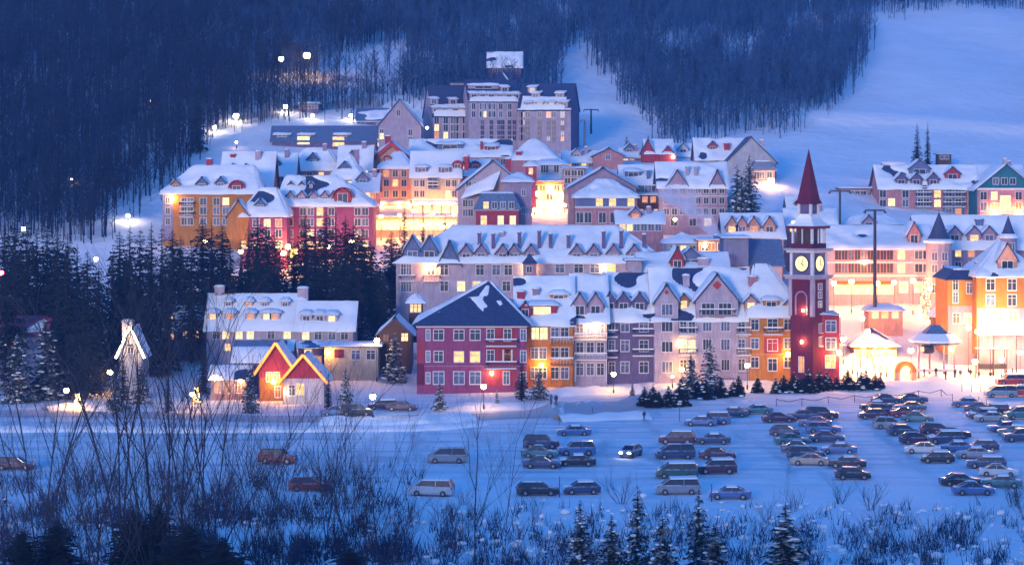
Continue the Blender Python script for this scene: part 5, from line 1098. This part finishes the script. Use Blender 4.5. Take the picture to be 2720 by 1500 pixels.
# ================================================================== lamps
LMESH = {}
def lamp(u, vg, vb_, lab, mat='globe', r=.42, D=None):
    """street lamp whose globe shows at (u, vg) and whose foot is at (u, vb)"""
    p = hit(u, vb_) if D is None else Vector(((u - 1360)*D/F, D, gz_u(u, D)))
    h = max(1.5, ZC + (VH - vg)*p.y/F - p.z); e = empty('street_lamp', p); tag(e, lab, 'street lamp', 'street lamps')
    q = MB(); q.ring([(.16, -.5), (.14, .7), (.06, .9), (.05, h - r)], M['metal'], 7); q.build('post', e)
    q = MB(); q.ball((0, 0, h), r, r, r, M[mat], 8, 5); q.build('lamp_globe', e, smooth=True)
    q = MB(); q.ring([(r*.75, h + r*.72), (r*.5, h + r*1.05), (.05, h + r*1.25)], M['metal'], 7); q.build('cap', e)
for a in ((292, 988, 1046, 'yellow street lamp beside the tall dark firs near the chapel', 'globe_yellow', .5), (176, 1036, 1088, 'yellow street lamp above the golden lit bush', 'globe_yellow', .45), (510, 1046, 1092, 'yellow street lamp left of the salmon annex', 'globe_yellow', .4),
          (1001, 903, 940, 'yellow street lamp at the corner of the low shop', 'globe_yellow', .5, 415), (990, 1053, 1114, 'white street lamp on the bright road bank', 'globe_white', .48), (1285, 1026, 1086, 'tall lamp in front of the red corner building', 'globe', .45), (1630, 993, 1046, 'yellow street lamp before the plum house', 'globe_yellow', .42),
          (1811, 980, 1022, 'street lamp under the low spreading fir', 'globe_yellow', .42), (1985, 970, 1034, 'street lamp before the orange hip house', 'globe', .45), (1786, 1000, 1030, 'low lamp at the foot of the twin gable house', 'globe', .25), 
          (747, 157, 206, 'white lamp at the end of the upper snow road', 'globe_white', .85), (815, 148, 207, 'big yellow lamp above the upper snow road', 'globe', 1.15), (627, 308, 326, 'white lamp on the hillside terrace bend', 'globe_white', .8), (570, 341, 352, 'white lamp at the lower end of the terrace road', 'globe_white', .6), (758, 283, 300, 'pale lamp in the middle of the terrace road', 'globe_white', .65), (830, 309, 320, 'pale lamp above the hotel annex', 'globe_white', .45), (932, 309, 320, 'pale lamp beside the wide blue roof', 'globe_white', .5), (628, 378, 395, 'small lamp among trees above the village edge', 'globe_small', .35),
          (340, 573, 590, 'small white lamp on the snowy slope left of the village', 'globe_white', .5), (62, 608, 640, 'small white lamp high in the left grove', 'globe_white', .4, 472), (255, 688, 740, 'small lamp between the two left clumps of trees', 'globe_white', .4, 470), (191, 474, 490, 'tiny lamp far up in the shaded woods', 'globe_small', .4), (398, 268, 285, 'tiny reddish lamp on the dark hillside', 'globe_small', .4),
          (2048, 498, 520, 'blazing lamp right of the fir pair', 'globe', .9, 596), (1718, 578, 600, 'lamp before the brown tavern, left one', 'globe', .55, 540), (1758, 588, 605, 'lamp before the brown tavern, right one', 'globe_white', .4, 538), (1793, 583, 603, 'lamp at the foot of the long pink house', 'globe', .4, 540),
          (545, 640, 665, 'yellow lamp glimpsed through the third clump of trees', 'globe_yellow', .45, 500), (640, 668, 690, 'lamp glimpsed low between the trunks before the red inn', 'globe_yellow', .5, 505), (3, 724, 760, 'red lamp glowing at the far left edge', 'globe_red', .5, 430), (872, 655, 680, 'lamp glimpsed through the firs right of the red inn', 'globe', .4, 500)):
    lamp(*a)
# lamps of the bright street and the plaza
for i, (u, vg, D) in enumerate(((990, 598, 550), (1012, 575, 553), (1036, 604, 549), (1062, 572, 553), (1098, 560, 552), (1122, 598, 550), (1150, 566, 553), (1178, 603, 549), (1206, 570, 552))):
    lamp(u, vg, vg + 30, 'shop front lamp, %s from the left along the glowing pedestrian street' % ORD[i], 'street_glow', .42, D)
for i, (u, vg, D) in enumerate(((1420, 562, 572), (1445, 540, 575), (1475, 566, 571), (1500, 545, 574))):
    lamp(u, vg, vg + 20, 'alley lamp, %s from the left in the blazing side street' % ORD[i], 'street_glow', .45, D)
for u, vg, D, lab in ((765, 655, 524, 'blazing lamp at the foot of the red brick inn'), (752, 672, 522, 'low lamp beside the blazing one under the red brick inn'), (935, 640, 525, 'lamp by the right end of the red brick inn')):
    lamp(u, vg, vg + 25, lab, 'shop_lamp', .6, D)
pl = [(2215, 752, 462), (2262, 748, 463), (2330, 752, 462), (2375, 750, 462), (2425, 745, 462), (2470, 765, 458), (2232, 832, 442), (2290, 845, 440), (2240, 900, 424), (2265, 945, 416), (2305, 880, 428), (2355, 960, 414), (2420, 930, 412), (2535, 905, 418), (2572, 870, 418), (2590, 960, 412), (2660, 955, 412), (2710, 935, 414), (2200, 960, 411)]
for i, (u, vg, D) in enumerate(sorted(pl)):
    lamp(u, vg, vg + 30, 'plaza lamp, %s from the left around the bright square' % ORD[i], 'shop_lamp', .5, D)
def flood(u, vg, D, lab, s=1.0):
    p = Vector(((u - 1360)*D/F, D, gz_u(u, D))); h = ZC + (VH - vg)*D/F - p.z; e = empty('floodlight', p); tag(e, lab, 'floodlight', 'plaza floodlights')
    q = MB(); q.ring([(.12, -.5), (.08, h)], M['metal'], 6); q.build('post', e)
    q = MB(); q.ball((0, 0, h), .75*s, .4*s, .5*s, M['flood'], 8, 5); q.build('lamp_head', e)
for a in ((2640, 850, 414.5, 'huge white floodlight blazing in front of the yellow house', 1.5), (2700, 880, 414, 'white floodlight at the right edge of the plaza', 1.1), (2600, 880, 414.5, 'white floodlight left of the blazing big one', .9), (2285, 905, 420, 'floodlight over the market pavilion', .8)):
    flood(*a)

# ================================================================== lift towers and poles
def pole(u, vt, vb_, D, w_, lab, arm=2.2, r=.28, cat='lift tower'):
    p = Vector(((u - 1360)*D/F, D, ZC + (VH - vb_)*D/F)); p.z = min(p.z, gz_u(u, D)); h = ZC + (VH - vt)*D/F - p.z; e = empty('lift_tower', p); tag(e, lab, cat, 'ski lift towers')
    q = MB(); q.ring([(r*1.2, -1), (r*.8, h)], M[w_], 8); q.build('mast', e)
    q = MB(); q.box(-arm, arm, -.15, .15, h - .35, h - .05, M[w_]); q.build('crossarm', e)
    for sx in (-1, 1):
        q = MB(); q.box(sx*arm - .12, sx*arm + .12, -1.0, 1.0, h - .75, h - .36, M[w_], M['roof_snow']); q.build('sheave', e)
    return e
for a in ((2231, 505, 645, 478, 'metal', 'tall dark cable pole left of the plaza'), (2324, 556, 803, 447, 'metal', 'tallest dark cable pole standing in the plaza', 2.0, .34), (1570, 290, 352, 690, 'metal', 'T shaped lift tower on the left ski run'), (1553, 318, 388, 662, 'steel', 'grey lift tower near the foot of the left run', 1.2), (1993, 345, 372, 700, 'metal', 'short lift tower above the slope house', 4.0), (2210, 203, 275, 900, 'metal', 'leaning looking dark lift tower at the wood edge', 1.2, .5), (2416, 45, 78, 1150, 'metal', 'distant Y shaped lift tower high on the slope', 4.0, .5), (2275, 55, 140, 1050, 'metal', 'distant lift tower at the upper wood edge', 2.0, .45), (1052, 40, 60, 1000, 'steel', 'thin pale mast on the hilltop woods', .5), (1764, 318, 370, 690, 'metal', 'thin dark lift tower at the right edge of the left run', .6, .2), (2330, 55, 80, 1100, 'metal', 'small distant lift tower at the top of the slope', 1.5, .4)):
    pole(*a)
# chairs hanging on the slope lift, with their cable
ch = [(2183, 248, 930), (2262, 193, 985), (2280, 160, 1030), (2338, 143, 1060), (2485, 38, 1190)]
for i, (u, v_, D) in enumerate(ch):
    e = empty('lift_chair', P(u, v_, D)); tag(e, 'chairlift seat, %s counted up the slope' % ORD[i], 'lift chair', 'chairlift seats'); q = MB(); q.box(-1.3, 1.3, -.3, .3, 0, .15, M['metal']); q.build('seat', e); q = MB(); q.box(-1.3, 1.3, .3, .36, .1, .8, M['metal']); q.build('backrest', e); q = MB(); q.tube((0, 0, .1), (0, 0, 2.6), .06, .06, M['metal'], 5); q.build('hanger', e)
q = MB(); pts = [P(1993, 344, 700) + Vector((3.9, 0, 0)), P(2210, 202, 900), P(2275, 54, 1050), P(2416, 44, 1150)]
for p, g in zip(pts, pts[1:]): q.tube(p, g, .05, .05, M['metal'], 4)
tag(q.build('lift_cable'), 'thin lift cable strung between the slope towers', 'cable')

# ================================================================== cars
def loft(b, secs, mat, close=True):
    n = len(secs[0]); k = len(b.v)
    for s in secs: b.v += s
    for i in range(len(secs) - 1):
        for j in range(n - 1):
            b.f.append((k + i*n + j, k + i*n + j + 1, k + (i+1)*n + j + 1, k + (i+1)*n + j)); b.mi.append(b.m(mat))
    if close:
        b.f.append(tuple(k + j for j in range(n))); b.mi.append(b.m(mat)); e = k + (len(secs) - 1)*n; b.f.append(tuple(e + n - 1 - j for j in range(n))); b.mi.append(b.m(mat))
PAINT = {n_: surf('paint_' + n_.replace(' ', '_'), c, .35, 1.5, .08, coat=.5, frost=.5) for n_, c in {'dark blue': (.03, .05, .12), 'black': (.014, .016, .026), 'grey': (.08, .10, .15), 'silver': (.2, .23, .28), 'white': (.45, .47, .5), 'dark red': (.16, .015, .02), 'maroon': (.055, .018, .045), 'teal': (.03, .14, .17), 'green': (.02, .08, .07), 'beige': (.34, .28, .22), 'red': (.42, .03, .03), 'blue': (.05, .12, .3)}.items()}
M['tail'] = surf('tail_lamp', (.3, .01, .01), .3, 3, .1); M['head'] = surf('head_lamp', (.6, .62, .65), .2, 3, .1)
M['head_on'] = glow('headlight_on', (1, .9, .75), 30)
CAR = dict(sedan=(4.6, 1.78, [(-2.3, .62), (-2.2, .82), (-1.45, .92), (1.35, .96), (2.15, .9), (2.3, .7)], [(-1.15, .9), (-.35, 1.38), (.75, 1.40), (1.6, .95)]),
           hatch=(4.1, 1.72, [(-2.05, .62), (-1.95, .82), (-1.2, .95), (1.6, 1.0), (2.0, .92), (2.05, .65)], [(-1.2, .93), (-.45, 1.44), (1.2, 1.46), (1.9, .98)]),
           wagon=(4.7, 1.78, [(-2.35, .62), (-2.25, .84), (-1.4, .95), (1.9, 1.0), (2.3, .95), (2.35, .68)], [(-1.2, .94), (-.4, 1.46), (1.75, 1.48), (2.25, 1.0)]),
           suv=(4.7, 1.88, [(-2.35, .72), (-2.3, 1.0), (-1.3, 1.12), (1.9, 1.15), (2.3, 1.12), (2.35, .75)], [(-1.2, 1.1), (-.55, 1.74), (1.9, 1.76), (2.28, 1.14)]),
           van=(4.9, 1.92, [(-2.45, .7), (-2.35, .95), (-1.75, 1.12), (2.2, 1.16), (2.4, 1.1), (2.45, .72)], [(-1.85, 1.08), (-.85, 1.78), (2.1, 1.82), (2.42, 1.12)]))
CMESH = {}
def car_meshes(kind, paint):
    key = (kind, paint)
    if key in CMESH: return CMESH[key]
    L, W, prof, cab = CAR[kind]; w_ = W/2; m_ = PAINT[paint]; b = MB()
    secs = []
    for x, z in prof:
        t = 1 - .13*(abs(x)/(L/2))**4; ww = w_*t
        secs.append([(x, -ww*.93, .22), (x, -ww, .42), (x, -ww, z - .16), (x, -ww*.9, z), (x, 0, z + .03), (x, ww*.9, z), (x, ww, z - .16), (x, ww, .42), (x, ww*.93, .22), (x, -ww*.93, .22)])
    loft(b, secs, m_)
    (x0, z0), (x1, z1), (x2, z2), (x3, z3) = cab; rw = w_*.72
    b.slab([(x1 - .05, -rw, z1 + .03), (x2 + .05, -rw, z2 + .03), (x2 + .05, rw, z2 + .03), (x1 - .05, rw, z1 + .03)], .07, m_)
    for sy in (-1, 1):
        for (a, c) in ((cab[0], cab[1]), (cab[3], cab[2])): b.tube((a[0], sy*w_*.88, a[1]), (c[0], sy*rw, c[1]), .06, .05, m_, 4)
        xm = (x1 + x2)/2; b.tube((xm, sy*w_*.885, z0 + .02), (xm, sy*rw*1.02, z1), .05, .05, m_, 4)
    body = b.mesh('body')
    g = MB(); secs = [[(x, -hw, z), (x, hw, z)] for x, z, hw in ()]
    lo = [(x0, -w_*.87, z0 - .02), (x3, -w_*.87, z3 - .02), (x3, w_*.87, z3 - .02), (x0, w_*.87, z0 - .02)]; hi = [(x1, -rw, z1), (x2, -rw, z2), (x2, rw, z2), (x1, rw, z1)]
    for i in range(4): j = (i + 1) % 4; g.face((lo[i], lo[j], hi[j], hi[i]), M['glass'])
    glass = g.mesh('windows'); wh = MB(); n_ = 12; r = .33 if kind != 'suv' else .38
    k = len(wh.v)
    for y in (-.11, .11): wh.v += [(r*math.cos(6.2832*i/n_), y, r*math.sin(6.2832*i/n_)) for i in range(n_)]
    wh.f += [tuple(range(n_)), tuple(range(2*n_ - 1, n_ - 1, -1))] + [(i, n_ + i, n_ + (i + 1) % n_, (i + 1) % n_) for i in range(n_)]; wh.mi += [wh.m(M['tyre'])]*(n_ + 2)
    for y in (-.118, .118):
        wh.face([(r*.58*math.cos(6.2832*i/n_), y, r*.58*math.sin(6.2832*i/n_)) for i in range(n_)], M['steel'])
    hl = MB(); hl.box(-.05, .05, -.2, .2, -.08, .08, M['head']); tl = MB(); tl.box(-.05, .05, -.16, .16, -.1, .1, M['tail'])
    CMESH[key] = (body, glass, wh.mesh('wheel'), hl.mesh('headlight'), tl.mesh('taillight'), L, W, r, prof); return CMESH[key]
CS = {}
def car_snow(kind, seed):
    key = (kind, seed)
    if key not in CS:
        L, W, prof, cab = CAR[kind]; q = MB(); rw = W*.36; (x0, z0), (x1, z1), (x2, z2), (x3, z3) = cab
        snow_patch(q, [(x1 - .05, -rw, z1 + .05), (x2 + .05, -rw, z2 + .05), (x2 + .05, rw, z2 + .05), (x1 - .05, rw, z1 + .05)], .13, seed*3.3, wob=.05)
        CS[(kind, 'hood')] = CS.get((kind, 'hood')); h_ = MB()
        snow_patch(h_, [(prof[1][0] + .1, -W*.4, prof[1][1] + .02), (x0 - .15, -W*.42, prof[2][1] + .02), (x0 - .15, W*.42, prof[2][1] + .02), (prof[1][0] + .1, W*.4, prof[1][1] + .02)], .1, seed, wob=.05)
        CS[(kind, 'hood')] = CS[(kind, 'hood')] or h_.mesh('snow', True)
        CS[key] = q.mesh('snow', True)
    return CS[key]
def car(kind, paint, loc, rz, label, group):
    body, glass, wh, hl, tl, L, W, r, prof = car_meshes(kind, paint)
    e = empty('parked_car', loc, rz, 1.12); tag(e, label, {'suv': 'car', 'van': 'van'}.get(kind, 'car'), group); link('body', body, e); link('windows', glass, e)
    for sx in (-1, 1):
        for sy in (-1, 1): link('wheel', wh, e, (sx*L*.3, sy*(W/2 - .1), r))
    for sy in (-1, 1): link('headlight', hl, e, (-L/2 + .02, sy*W*.32, prof[1][1] - .14)); link('taillight', tl, e, (L/2 - .02, sy*W*.36, prof[4][1] - .16))
    if rnd() < .65:
        link('snow', car_snow(kind, random.randint(1, 3)), e)
        if rnd() < .5: link('snow', CS[(kind, 'hood')], e)
    return e
KN = dict(sedan='sedan', hatch='hatchback', wagon='estate car', suv='off-roader', van='minivan')
# columns of the car park: (description, [(u, v of the wheels, kind, paint, faces)]); faces l or r
lot = [('leftmost double column of the lot', [(1524, 1156, 'sedan', 'blue', 'l'), (1438, 1190, 'suv', 'dark blue', 'r'), (1532, 1208, 'suv', 'blue', 'l'), (1434, 1214, 'sedan', 'teal', 'r'), (1440, 1242, 'sedan', 'dark blue', 'r'), (1532, 1236, 'sedan', 'black', 'l'), (1428, 1314, 'wagon', 'black', 'r'), (1545, 1311, 'hatch', 'dark blue', 'l')]),
       ('back edge row of the car park', [(1862, 1130, 'sedan', 'blue', 'l'), (1895, 1126, 'suv', 'blue', 'l'), (1946, 1106, 'sedan', 'dark blue', 'l'), (2010, 1099, 'sedan', 'teal', 'l')]),
       ('central double column of the lot', [(1798, 1178, 'suv', 'maroon', 'l'), (1793, 1217, 'van', 'dark blue', 'l'), (1893, 1178, 'sedan', 'dark blue', 'l'), (1905, 1218, 'sedan', 'maroon', 'r'), (1903, 1257, 'suv', 'maroon', 'l'), (1797, 1268, 'van', 'green', 'l'), (1800, 1311, 'van', 'silver', 'l'), (1939, 1324, 'sedan', 'blue', 'l')]),
       ('slanting column right of centre', [(2068, 1121, 'sedan', 'maroon', 'r'), (2132, 1114, 'sedan', 'dark blue', 'l'), (2181, 1113, 'suv', 'maroon', 'r'), (2165, 1132, 'sedan', 'blue', 'l'), (2186, 1149, 'wagon', 'blue', 'r'), (2196, 1173, 'sedan', 'dark blue', 'r'), (2085, 1157, 'hatch', 'dark blue', 'r'), (2104, 1180, 'sedan', 'teal', 'r'), (2122, 1200, 'sedan', 'grey', 'r'), (2140, 1217, 'wagon', 'dark blue', 'r'), (2150, 1234, 'sedan', 'beige', 'l'), (2228, 1204, 'sedan', 'blue', 'l'), (2250, 1241, 'sedan', 'black', 'l'), (2265, 1272, 'hatch', 'black', 'r')]),
       ('long slanting right column', [(2355, 1071, 'sedan', 'dark blue', 'r'), (2423, 1069, 'sedan', 'dark blue', 'r'), (2326, 1089, 'sedan', 'black', 'l'), (2318, 1112, 'hatch', 'maroon', 'l'), (2345, 1100, 'wagon', 'dark blue', 'r'), (2418, 1091, 'sedan', 'grey', 'l'), (2405, 1107, 'sedan', 'dark red', 'r'), (2437, 1120, 'sedan', 'teal', 'r'), (2364, 1137, 'wagon', 'silver', 'r'), (2398, 1155, 'hatch', 'dark blue', 'r'), (2432, 1178, 'hatch', 'maroon', 'r'), (2490, 1153, 'wagon', 'maroon', 'r'), (2531, 1163, 'sedan', 'maroon', 'r'), (2452, 1203, 'sedan', 'white', 'l'), (2510, 1178, 'suv', 'dark blue', 'l'), (2541, 1199, 'sedan', 'blue', 'l'), (2610, 1196, 'hatch', 'dark blue', 'l'), (2490, 1228, 'hatch', 'black', 'l'), (2590, 1216, 'sedan', 'silver', 'l'), (2620, 1242, 'wagon', 'dark blue', 'l'), (2652, 1264, 'sedan', 'white', 'r'), (2550, 1289, 'sedan', 'black', 'r'), (2660, 1293, 'sedan', 'teal', 'l'), (2585, 1313, 'sedan', 'blue', 'r')]),
       ('far right column of the lot', [(2568, 1080, 'sedan', 'blue', 'l'), (2604, 1094, 'sedan', 'dark blue', 'r'), (2640, 1098, 'wagon', 'maroon', 'l'), (2612, 1111, 'wagon', 'grey', 'l'), (2632, 1119, 'sedan', 'silver', 'l'), (2670, 1146, 'sedan', 'blue', 'l'), (2698, 1157, 'wagon', 'teal', 'l'), (2712, 1172, 'suv', 'dark blue', 'l'), (2716, 1112, 'van', 'teal', 'l')]),
       ('roadside row by the left houses', [(1018, 1086, 'wagon', 'maroon', 'l'), (1067, 1090, 'sedan', 'maroon', 'r'), (896, 1104, 'sedan', 'blue', 'r'), (946, 1104, 'suv', 'black', 'r'), (972, 1000, 'van', 'dark blue', 'r')]),
       ('trio by the plaza edge', [(2684, 1022, 'suv', 'red', 'l'), (2712, 1052, 'suv', 'red', 'l'), (2658, 1054, 'van', 'silver', 'l')]),
       ('group half hidden by the foreground thicket', [(738, 1230, 'suv', 'dark red', 'r'), (822, 1302, 'wagon', 'dark red', 'r'), (1188, 1228, 'van', 'silver', 'l'), (1146, 1315, 'van', 'white', 'l'), (40, 1246, 'wagon', 'maroon', 'r')])]
for desc, cs in lot:
    for i, (u, v_, kind, paint, fc) in enumerate(sorted(cs, key=lambda c: -c[1])):
        p = hit(u, v_); a = ru(-.22, .1) + (math.pi if fc == 'r' else 0)
        car(kind, paint, p, a, '%s %s, %s from front of the %s' % (paint, KN[kind], ORD[i], desc), 'cars parked on the snow')
p = hit(1676, 1212); e = car('hatch', 'grey', p, R(65), 'grey car with headlights burning in the open lane of the car park', None); e.name = 'moving_car'
for c in list(e.children):
    if c.name.startswith('headlight'):
        me = c.data.copy(); me.materials.clear(); me.materials.append(M['head_on']); c.data = me
# ================================================================== people
def person_mesh(seed, stride=.12, coat='plum'):
    rg = random.Random(seed); V = [(0, 0, .95), (0, 0, 1.2), (0, 0, 1.42), (0, 0, 1.52), (0, -.01, 1.66), (-.19, 0, 1.4), (-.25, .04, 1.14), (-.24, -.06, .9), (.19, 0, 1.4), (.25, .04, 1.14), (.24, -.08, .92), (-.1, 0, .88), (-.11, -.03 - stride*.3, .48), (-.11, stride, .06), (-.11, stride - .16, .03), (.1, 0, .88), (.11, .02, .48), (.11, -stride, .06), (.11, -stride - .16, .03)]
    E = [(0, 1), (1, 2), (2, 3), (3, 4), (2, 5), (5, 6), (6, 7), (2, 8), (8, 9), (9, 10), (0, 11), (11, 12), (12, 13), (13, 14), (0, 15), (15, 16), (16, 17), (17, 18)]
    rad = [.17, .19, .17, .07, .115, .095, .075, .05, .095, .075, .05, .11, .08, .06, .05, .11, .08, .06, .05]
    me = bpy.data.meshes.new('person'); me.from_pydata(V, E, []); o = bpy.data.objects.new('person', me); COL.objects.link(o)
    md = o.modifiers.new('skin', 'SKIN'); me_sk = me.skin_vertices[0].data if me.skin_vertices else None
    if me_sk is None:
        bpy.context.view_layer.objects.active = o; bpy.context.view_layer.update(); me_sk = me.skin_vertices[0].data if me.skin_vertices else None
    if me_sk:
        for i, r in enumerate(rad): me_sk[i].radius = (r, r*.85)
        me_sk[0].use_root = True
    o.modifiers.new('sub', 'SUBSURF').levels = 1
    dg = bpy.context.evaluated_depsgraph_get(); ev = o.evaluated_get(dg); m2 = bpy.data.meshes.new_from_object(ev); bpy.data.objects.remove(o)
    for k in (coat, 'metal', 'salmon', 'wood'): m2.materials.append(M[k])
    for p in m2.polygons:
        z = p.center.z; p.material_index = 1 if z < .86 else (0 if z < 1.5 else (3 if (z > 1.68 or p.center.y > .04) else 2))
    return m2
PM = [person_mesh(1, .12, 'plum'), person_mesh(2, .02, 'crimson'), person_mesh(3, .18, 'metal')]
for u, v_, D, k, s, lab in ((1464, 1076, None, 0, 1.15, 'person in a dark coat, left of two standing on the road'), (1477, 1077, None, 2, 1.1, 'person in a dark coat, right of two standing on the road'), (1711, 1117, None, 2, .95, 'person walking alone at the top of the car park'), (2537, 1005, None, 2, 1.1, 'person in black, left of two on the bright plaza'), (2551, 1007, None, 0, 1.1, 'person in black, right of two on the bright plaza'), (2512, 1008, None, 1, 1.0, 'person in a red jacket beside the plaza bank'), (2631, 1010, None, 2, 1.0, 'person near the dark shelter'), (2486, 1000, None, 2, 1.0, 'person standing under the gondola station'), (2455, 1002, None, 0, 1.0, 'person by the left posts of the gondola station')):
    o = link('person', PM[k], None, hit(u, v_), ru(-1, 1)); o.scale = (s,)*3; tag(o, lab, 'person', 'people')
for i, (u, v_) in enumerate(((2252, 1004), (2278, 1008), (2301, 1006), (2340, 1010), (2420, 1006), (2578, 1004), (2600, 1009), (2672, 1003), (2690, 998))):
    o = link('person', PM[i % 3], None, hit(u, v_), ru(-3, 3)); tag(o, 'person strolling on the plaza snow, %s from the left of the strollers' % ORD[i], 'person', 'people')
# rope fence behind the parked cars
ps = [hit(u, v_) for u, v_ in ((2062, 1078), (2130, 1077), (2200, 1072), (2270, 1068), (2330, 1064), (2440, 1056), (2500, 1052), (2530, 1066))]
e = empty('rope_fence', ps[0]); tag(e, 'sagging rope fence with thin posts behind the parked cars', 'fence')
for i, p in enumerate(ps):
    q = MB(); d_ = p - ps[0]; q.ring([(.07, -.3), (.05, 1.3)], M['metal'], 5, ); q.build('post', e, d_)
    if i:
        q = MB(); a = ps[i-1] - ps[0] + Vector((0, 0, 1.15)); c = d_ + Vector((0, 0, 1.15)); m_ = (a + c)/2 - Vector((0, 0, .45)); q.tube(a, m_, .06, .06, M['bark'], 4); q.tube(m_, c, .06, .06, M['bark'], 4); q.build('rope', e)
for i, (u, v_, h_) in enumerate(((1805, 1118, 3.0), (1485, 1128, 1.2), (1573, 1096, 1.0), (1890, 1332, 2.2), (1486, 1320, 2.6), (2295, 1330, 1.8), (2700, 1320, 1.6), (2577, 1070, 1.4), (2600, 1075, 1.4), (2620, 1080, 1.4), (2555, 1040, 1.5), (2580, 1040, 1.5), (2605, 1040, 1.5), (2628, 1042, 1.5))):
    p = hit(u, v_); q = MB(); q.ring([(.07, -.3), (.05, h_)], M['metal'], 5); tag(q.build('marker_post', None, p), 'thin dark marker post, %s from the back of the list along the car park snow' % ORD[i] if False else 'thin dark marker post in the car park snow', 'post', 'marker posts in the car park snow')
# ================================================================== steam
SM = bpy.data.materials.new('steam'); SM.use_nodes = True; n = SM.node_tree; n.nodes.clear()
pv = n.nodes.new('ShaderNodeVolumePrincipled'); pv.inputs['Color'].default_value = (.95, .9, .95, 1); on = n.nodes.new('ShaderNodeOutputMaterial'); n.links.new(pv.outputs[0], on.inputs['Volume'])
nz_ = noisetex(n, .25, 3); mr = n.nodes.new('ShaderNodeMapRange'); mr.inputs[1].default_value = .42; mr.inputs[2].default_value = .8; mr.inputs[3].default_value = 0; mr.inputs[4].default_value = 1.9; n.links.new(nz_, mr.inputs[0]); 
tc_ = n.nodes.new('ShaderNodeTexCoord'); sx_ = n.nodes.new('ShaderNodeSeparateXYZ'); n.links.new(tc_.outputs['Object'], sx_.inputs[0]); fd = ramp(n, sx_.outputs[2], 38.0, 27.0); ml = n.nodes.new('ShaderNodeMath'); ml.operation = 'MULTIPLY'
n.links.new(mr.outputs[0], ml.inputs[0]); n.links.new(fd, ml.inputs[1]); n.links.new(ml.outputs[0], pv.inputs['Density'])
b = MB(); a0 = P(1905, 630, 482); seg = 12; prev = None
for i in range(9):
    t = i/8; u, v_ = 1905 - 105*t - 40*t*t, 630 - 160*t; c = P(u, v_, 482 + 12*t); r = .9 + 3.6*t
    k = len(b.v)
    for j in range(seg):
        a = 6.2832*j/seg; rr = r*(1 + .2*mnoise.noise((i*.7, j*.9, 1))); b.v.append((c.x + rr*math.cos(a), c.y + rr*math.sin(a)*.9, c.z + .5*rr*math.cos(a)))
    if i:
        for j in range(seg): j2 = (j + 1) % seg; b.f.append((k - seg + j, k - seg + j2, k + j2, k + j)); b.mi.append(b.m(SM))
    else: b.f.append(tuple(range(seg - 1, -1, -1))); b.mi.append(b.m(SM))
b.f.append(tuple(range(k, k + seg))); b.mi.append(0)
import bmesh
me = b.mesh('steam'); bm = bmesh.new(); bm.from_mesh(me); bmesh.ops.recalc_face_normals(bm, faces=bm.faces); bm.to_mesh(me); bm.free()
tag(link('steam', me), 'soft pink steam plume drifting left from a chimney', 'steam', kind='stuff')
# ------------------------------------------------------------------ the air
HZ = bpy.data.materials.new('haze'); HZ.use_nodes = True; n = HZ.node_tree; n.nodes.clear()
pv = n.nodes.new('ShaderNodeVolumePrincipled'); pv.inputs['Color'].default_value = (.25, .55, 1, 1)
pv.inputs['Density'].default_value = 0.00016; pv.inputs['Anisotropy'].default_value = 0.2
on = n.nodes.new('ShaderNodeOutputMaterial'); n.links.new(pv.outputs[0], on.inputs['Volume'])
b = MB(); zt = float(G.max()) + 40; b.box(-5200, 5200, -60, 3560, float(G.min()) - 6, zt, HZ)
tag(b.build('haze'), 'thin blue evening haze over the valley', 'haze', kind='stuff')
